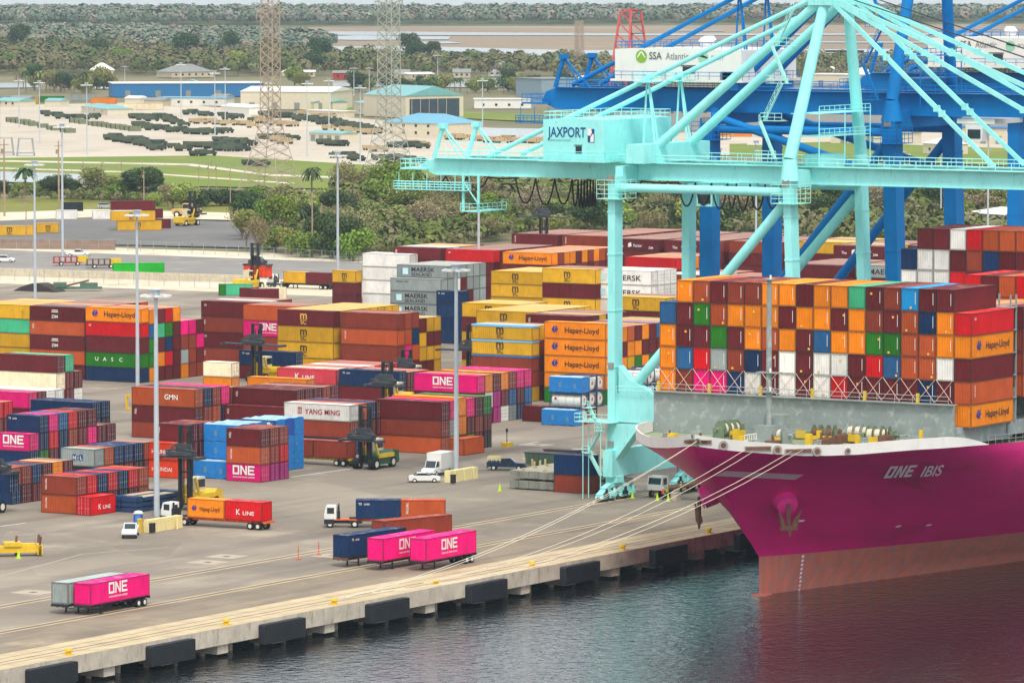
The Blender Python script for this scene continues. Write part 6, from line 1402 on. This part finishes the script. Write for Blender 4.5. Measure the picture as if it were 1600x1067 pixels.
# fences: posts and mesh panels
def fence(label,pts,h,step,post,net):
    P_=[Vector(gp(*p)+(0,)) for p in pts]; t=thing('fence',label,'fence',P_[0]); m=MB()
    for a,b in zip(P_[:-1],P_[1:]):
        n=max(1,int((b-a).length/step)); a_=a-P_[0]; b_=b-P_[0]
        for i in range(n+1): q=a_+(b_-a_)*i/n; m.tube(q,q+Vector((0,0,h)),.07,5)
        m.bar(a_+Vector((0,0,h)),b_+Vector((0,0,h)),.05,.05); m.bar(a_+Vector((0,0,h*.5)),b_+Vector((0,0,h*.5)),.04,.04)
        for k in range(7): m.bar(a_+Vector((0,0,h*(k+.5)/7)),b_+Vector((0,0,h*(k+.5)/7)),.018,.018)
    m.build('post_and_wire',post,t)
    if net:
        m=MB()
        for a,b in zip(P_[:-1],P_[1:]): m.bar(a-P_[0]+Vector((0,0,h*.5)),b-P_[0]+Vector((0,0,h*.5)),.03,h*.92)
        m.build('screen',net,t)
fence('brown screened fence along the asphalt lot',[(0,389),(180,391)],2.6,4,steel,mat('brown_screen','#8a7466',rough=.9,var=.15))
fence('wire fence at the foot of the tree belt',[(180,391),(300,396),(560,411),(640,416)],2.6,4,steel,None)
fence('wire fence on the sandy bank left of the stacks',[(0,438),(400,452),(440,453)],2.4,4,steel,None)
fence('wire fence below the far grass field',[(0,272),(330,262),(640,300)],2.4,9,steel,None)
m=MB(); A=Vector(gp(0,431)+(0,)); Bq=Vector(gp(385,442)+(0,)); t=thing('barrier_wall','long pale concrete barrier along the access road','barrier wall',A); m.bar((0,0,.9),Bq-A+Vector((0,0,.9)),.6,1.8)
m.build('wall_panel',mat('pale_barrier','#c4b79f',rough=.9,var=.15,dirt=.3),t); m=MB()
for i in range(60): q=(Bq-A)*(i/60); m.cbox(q+Vector((-.33,0,1.)),(.06,.15,1.7))
m.build('joint',concrete,t)
x,y=gp(62,455); MB().prism([(-6,0),(-4,1.),(-1,1.9),(1,1.8),(4,.9),(6,0)],'x',-2,2).build('dirt_heap',mat('dark_soil','#3f3a36',rough=1,var=.3,bump=.6),None,loc=(x,y,0),label='heap of dark soil behind the maroon block at left',cat='soil heap')
x,y=gp(118,455); t=thing('scrap_frame','green and rust machine frame on the verge behind the stacks','machine',(x,y,0),AL-1.5); MB().box(-6,-1,.5,6,1,1).box(-5,-1.2,1,-2,1.2,2).box(1,-1,1,5,1,1.9).build('frame',mat('dull_green','#4f6a58',var=.2,dirt=.4),t); MB().bar((-3,0,1),(3,0,2.4),.4,.4).build('arm',rustm,t)
for px,py,lb,m_ in [(108,415,'red and yellow site machine beside the light mast',redp),(160,419,'small rusty trailer frame by the road',rustm)]:
    x,y=gp(px,py); t=thing('site_trailer',lb,'trailer',(x,y,0),AL-1.4); m=MB().box(-4,-1,.6,3,1,.9)
    for i in range(5): m.box(-3.8+i*1.4,-1,.9,-3.6+i*1.4,1,2.2)
    m.box(-3.8,-1,2.1,2,1,2.25); m.build('frame',m_,t); MB().box(2,-.9,.9,4.5,.9,2.3).build('engine',yellow,t); wheel(t,-2,-1,.5,.3); wheel(t,2,-1,.5,.3); wheel(t,-2,1,.5,.3); wheel(t,2,1,.5,.3)
x,y=gp(292,340); t=thing('wheel_loader','tan wheel loader parked on the far asphalt lot','wheel loader',(x,y,0),AL+1.4); MB().prism([(-4,1),(4,1),(4.2,2.4),(1,2.6),(1,4),(-1.5,4),(-1.5,2.6),(-4,2.6)],'y',-1.4,1.4).build('body',mat('machine_tan','#c9a45c',var=.15,dirt=.3),t); MB().prism([(-1.3,2.7),(.9,2.7),(.8,3.8),(-1.2,3.8)],'y',-1.45,1.45).build('window',glass,t)
for s in (-1.3,1.3): wheel(t,2.6,s,.95,.7); wheel(t,-2.6,s,.95,.7)
# ---------------------------------------------------------------- trees
def leafmat(name,src='attr'):
    m=bpy.data.materials.new(name); m.use_nodes=True; n=m.node_tree.nodes; l=m.node_tree.links; b=n['Principled BSDF']; b.inputs['Roughness'].default_value=.9; b.inputs['Specular IOR Level'].default_value=.1
    a=n.new('ShaderNodeAttribute'); a.attribute_name='col'; oi=n.new('ShaderNodeObjectInfo'); mx=n.new('ShaderNodeVectorMath'); mx.operation='MULTIPLY'
    l.new(a.outputs['Color'],mx.inputs[0]); l.new(oi.outputs['Color'],mx.inputs[1]); l.new(mx.outputs[0],b.inputs['Base Color']); return m
leaf=leafmat('foliage'); bark=mat('bark','#7d6d5c',rough=.95,var=.25)
def clumps(n,R,H,base,size,seed,lobes=6,flat=.8,hole=.35):
    r=np.random.default_rng(seed); lc=[]
    for i in range(lobes):
        a=r.uniform(0,2*np.pi); q=R*.55*np.sqrt(r.uniform()); lc.append((q*np.cos(a),q*np.sin(a),base+(H-base)*r.uniform(.3,.85),R*r.uniform(.38,.62)))
    lc.append((0,0,base+(H-base)*.6,R*.6)); V=[];F=[];C_=[]
    for i in range(n):
        L_=lc[r.integers(len(lc))]; d=r.normal(size=3); d/=np.linalg.norm(d); rr=L_[3]*(r.uniform(hole,1.))**.5
        p=np.array(L_[:3])+d*rr*np.array([1,1,flat]); 
        if p[2]<base*.6: continue
        nrm=d*.7+r.normal(size=3)*.6; nrm/=np.linalg.norm(nrm); u=np.cross(nrm,r.normal(size=3)); u/=np.linalg.norm(u); v=np.cross(nrm,u); s=size*r.uniform(.6,1.3); o=len(V)
        V+= [p-u*s-v*s*.5,p+u*s*.3-v*s,p+u*s+v*s*.3,p-u*s*.2+v*s]; F.append([o,o+1,o+2,o+3]); k=r.uniform(.6,1.35); C_.append((k*(1+r.uniform(-.1,.12)),k,k*r.uniform(.8,1.1)))
    return V,F,C_
def treekit(seed,H,R,base,n,size,name='crown',lobes=6,bare=False,hole=.35):
    V,F,C_=clumps(n,R,H,base,size,seed,lobes,hole=hole); cm=npmesh(name,V,F,leaf,C_)
    r=random.Random(seed); m=MB(); m.tube((0,0,0),(0,0,base),.28,7,r2=.2)
    for i in range(9 if not bare else 22):
        a=r.uniform(0,6.28); q=R*r.uniform(.35,.85); z0=base*r.uniform(.5,1.1); m.tube((0,0,z0),(q*math.cos(a),q*math.sin(a),base+(H-base)*r.uniform(.3,.9)),.12,5,r2=.03)
    return cm,m.mesh('trunk',bark)
KITS={'round':[treekit(1,10,5,3,4200,.24,lobes=11),treekit(2,9,5.5,2,4400,.25,lobes=13),treekit(3,12,5,4,4000,.24,lobes=12)],'bare':[treekit(4,9,5,2.4,1500,.17,lobes=9,bare=True,hole=.1),treekit(5,8,4.6,2,1700,.17,lobes=9,bare=True,hole=.1)],'bush':[treekit(6,5,4,.6,2400,.22,lobes=9),treekit(7,4.2,3.6,.5,2200,.22,lobes=9)]}
# palm
m=MB(); m.tube((0,0,0),(.2,0,8),.22,7,r2=.16); ptr=m.mesh('trunk',bark); V=[];F=[];C_=[]
for k in range(26):
    a=k*2.4; el=random.uniform(-.5,.9)
    for j in range(5):
        t0=j/5;t1=(j+1)/5; f=lambda t_:np.array([.2+math.cos(a)*2.6*t_,math.sin(a)*2.6*t_,8+math.sin(el)*2.2*t_-1.6*t_*t_*1.2]); side=np.array([-math.sin(a),math.cos(a),0])*.42*(1-abs(t0-.4)); o=len(V)
        V+=[f(t0)-side,f(t0)+side,f(t1)+side*.7,f(t1)-side*.7]; F.append([o,o+1,o+2,o+3]); q=random.uniform(.7,1.2); C_.append((q,q,q))
KITS['palm']=[(npmesh('crown',V,F,leaf,C_),ptr)]
TCOL=dict(dark='#3a4a2c',green='#5f7430',olive='#6f7440',brown='#6f6a4a',pale='#7f8a44',tan='#86805e',grey='#7a7662')
TL={'round':('dense rounded tree','round leafy trees'),'bare':('thin bare-branched tree','bare-branched trees'),'bush':('low spreading bush','spreading bushes'),'palm':('slender cabbage palm','cabbage palms')}
def tree(px,py,kind,h,colr,where,group=None,wide=1.):
    x,y=gp(px,py); cm,tm=random.choice(KITS[kind]); H0={'round':10,'bare':9,'bush':4.8,'palm':9}[kind]; k=h/H0
    nm={'round':'leafy_tree','bare':'bare_tree','bush':'bush','palm':'palm_tree'}[kind]; lb='%s %s %s'%({'dark':'dark green','green':'bright green','olive':'olive','brown':'brownish','pale':'pale green','tan':'tan','grey':'greyish'}[colr],TL[kind][0],where)
    t=thing(nm,lb,'bush' if kind=='bush' else 'tree',(x,y,0),random.uniform(0,6.3),'%s %s'%(TL[kind][1],where)); t.scale=(k*wide,k*wide,k)
    c=obj('crown',cm,t); c.color=tuple(v*random.uniform(.9,1.1)*1.4 for v in lin(TCOL[colr])[:3])+(1,); obj('trunk',tm,t)
W1='in the row behind the asphalt lot'
for px,py,kd,h,cl in [(0,310,'round',9,'dark'),(20,309,'bush',6,'green'),(35,309,'round',8,'olive'),(55,309,'bush',7,'green'),(80,310,'round',11,'dark'),(95,311,'round',12,'dark'),(112,311,'round',10,'dark'),(130,311,'bush',6,'olive'),(145,311,'round',13,'olive'),(158,311,'round',13,'brown'),(172,312,'round',10,'olive'),(185,313,'bush',8,'green'),(198,313,'round',10,'dark'),(210,313,'round',12,'dark'),(225,314,'round',14,'dark'),(237,315,'round',13,'dark'),(250,315,'bush',8,'dark'),(270,327,'bare',12,'brown'),(285,327,'round',13,'pale'),(300,326,'bush',9,'dark'),(320,323,'bush',9,'dark'),(345,322,'bush',9,'dark'),(370,322,'bush',8,'dark'),(395,320,'bush',8,'green'),(40,316,'palm',14,'dark'),(245,322,'bush',6,'pale'),(262,324,'round',9,'tan')]: tree(px,py,kd,h*(.62 if kd!='palm' else .8),cl,W1,wide=1.25)
W2='in the broad belt beside the access road'
rt=random.Random(11)
belt=[(385,392,'round',9,'olive'),(405,398,'bare',9,'brown'),(378,375,'bare',9,'tan'),(395,370,'round',12,'dark'),(430,394,'bush',7,'green'),(420,372,'round',10,'green'),(440,382,'round',11,'green'),(455,398,'bush',6,'olive'),(475,402,'bush',7,'green'),(500,400,'round',11,'dark'),(520,404,'bush',7,'dark'),(540,404,'round',11,'dark'),(552,408,'bush',7,'green'),(470,372,'palm',8,'dark'),(487,320,'palm',12,'dark'),(612,330,'round',15,'green'),(632,333,'round',14,'green'),(600,335,'bush',9,'green'),(560,325,'bare',12,'brown'),(585,322,'bare',13,'brown'),(540,318,'bare',12,'brown'),(655,325,'bare',12,'brown')]
for b in belt: tree(*b,W2)
for i in range(120):
    u=rt.random(); px=430+1200*rt.random()**.95; lo=405+ (px-560)*-.06 if px>560 else 400; lo=max(352,lo) if px>640 else lo; py=322+(lo-322)*rt.random()
    if px<500: py=max(py,350)
    kd=rt.choice(['round','round','bare','bare','bush','round']); cl={'round':rt.choice(['olive','green','pale','dark','olive','brown']),'bare':rt.choice(['brown','tan','grey','brown']),'bush':rt.choice(['green','olive','pale'])}[kd]
    tree(px,py,kd,rt.uniform(7,11.5) if kd!='bush' else rt.uniform(4.5,7),cl,W2,wide=1.15)
W3='on the palm-lined lagoon bank'
for i in range(70):
    px=rt.uniform(555,1010); tree(px,rt.uniform(141,148),rt.choice(['palm','round','bush','palm']),rt.uniform(6,9.5),rt.choice(['dark','olive','dark']),W3)
for i in range(26): tree(rt.uniform(20,180),rt.uniform(138,147),rt.choice(['round','bush','palm']),rt.uniform(8,12),rt.choice(['dark','olive','brown']),'on the lagoon bank left of the warehouse')
for px,py,h,cl in [(290,97,19,'dark'),(150,97,16,'dark'),(500,108,16,'dark'),(490,118,14,'dark'),(640,103,17,'dark'),(652,104,16,'dark'),(677,104,13,'dark'),(30,88,18,'dark'),(425,92,14,'dark'),(360,92,15,'dark'),(192,108,13,'green'),(372,118,12,'pale'),(15,112,11,'green'),(460,140,12,'green'),(473,141,10,'olive')]: tree(px,py,'round',h,cl,'standing out of the far woods')
# woods too far to count: one mass of crowns
def woods(name,label,zones,seed,colset,kk=1.):
    r=np.random.default_rng(seed); V=[];F=[];C_=[]
    for poly,n,h0,h1 in zones:
        xs_=[p[0] for p in poly]; ys_=[p[1] for p in poly]; c=0
        while c<n:
            px=r.uniform(min(xs_),max(xs_)); py=r.uniform(min(ys_),max(ys_)); ins=False; j=len(poly)-1
            for i in range(len(poly)):
                if (ys_[i]>py)!=(ys_[j]>py) and px<(xs_[j]-xs_[i])*(py-ys_[i])/(ys_[j]-ys_[i])+xs_[i]: ins=not ins
                j=i
            if not ins: continue
            c+=1; x,y=gp(px,py); h=r.uniform(h0,h1); R_=h*r.uniform(.42,.62)*kk; base=lin(colset[r.integers(len(colset))])[:3]; q=np.array(base)*r.uniform(.88,1.12)
            nq=60; th=r.uniform(0,2*np.pi,nq); ph=np.arccos(r.uniform(-.35,1,nq)); rr=R_*r.uniform(.7,1.05,nq)
            cen=np.c_[x+rr*np.sin(ph)*np.cos(th),y+rr*np.sin(ph)*np.sin(th),h*.52+h*.46*np.cos(ph)*r.uniform(.8,1.05,nq)]; nr=np.c_[np.sin(ph)*np.cos(th),np.sin(ph)*np.sin(th),np.cos(ph)]+r.normal(size=(nq,3))*.12
            nr/=np.linalg.norm(nr,axis=1)[:,None]; u=np.cross(nr,r.normal(size=(nq,3))); u/=np.linalg.norm(u,axis=1)[:,None]; v=np.cross(nr,u); s=R_*r.uniform(.12,.24,nq)[:,None]; o=len(V)
            V.extend(np.stack([cen-u*s-v*s*.6,cen+u*s*.5-v*s,cen+u*s+v*s*.5,cen-u*s*.4+v*s],1).reshape(-1,3)); F.extend((np.arange(nq*4).reshape(nq,4)+o)); k=r.uniform(.88,1.12,nq)[:,None]*1.12; C_.extend(q[None,:]*k)
    o=obj(name,npmesh(name,V,F,leaf,C_),kind='stuff',label=label); return o
hazed_crowns=['#5e6a54','#6a7460','#7a7a6c','#66725f','#7d7c70','#5a6858','#82786a']  # winter greys paled further, distance haze put into the crown colours
sheet('forest_floor',[(-120,25),(1750,25),(1750,37),(480,42),(520,76),(470,95),(-120,92)],.6,groundmat('forest_floor','#59603f','#666a4a',.004))
woods('far_woods','bluish far woodland along the horizon',[([(-100,29),(1700,27),(1700,36),(400,41),(-100,42)],3200,11,15.5),([(-80,57),(120,57),(330,62),(470,66),(520,76),(470,92),(330,90),(60,78),(-80,74)],1500,9,13)],3,hazed_crowns)
woods('shore_woods','brown and green woodland before the marsh',[([(-60,60),(60,62),(330,88),(470,92),(700,102),(960,106),(960,122),(700,121),(430,119),(-60,118)],1300,7,11.5),([(-60,84),(420,92),(420,116),(-60,116)],700,6,10),([(960,100),(1660,98),(1660,120),(960,118)],420,6,10),([(1240,118),(1660,118),(1660,134),(1240,130)],150,5,8)],4,['#5e5c3c','#646040','#566034','#6c644a','#4c5832','#6d6c48'])
woods('belt_undergrowth','tangled undergrowth filling the tree belt',[([(440,352),(560,332),(800,320),(1650,318),(1650,400),(1100,372),(800,375),(640,408),(560,404),(430,390)],1500,3.2,6.5),([(520,312),(1000,306),(1650,316),(1650,330),(560,334)],420,5,9),([(0,306),(250,310),(420,320),(420,326),(0,312)],160,2.5,4)],5,['#5a632e','#62643a','#6c6848','#4e5c28','#70704e','#646c38'],kk=1.0)
# ---------------------------------------------------------------- air
hz=bpy.data.materials.new('haze_air'); hz.use_nodes=True; n=hz.node_tree.nodes; n.remove(n['Principled BSDF']); pv=n.new('ShaderNodeVolumePrincipled'); pv.inputs['Color'].default_value=(.55,.70,.80,1); pv.inputs['Density'].default_value=HAZE; pv.inputs['Anisotropy'].default_value=0
hz.node_tree.links.new(pv.outputs[0],n['Material Output'].inputs['Volume'])
MB().box(-2500,-2500,-9,13000,13000,110).build('haze',hz,None,kind='stuff',label='thin pale air over the whole harbour')
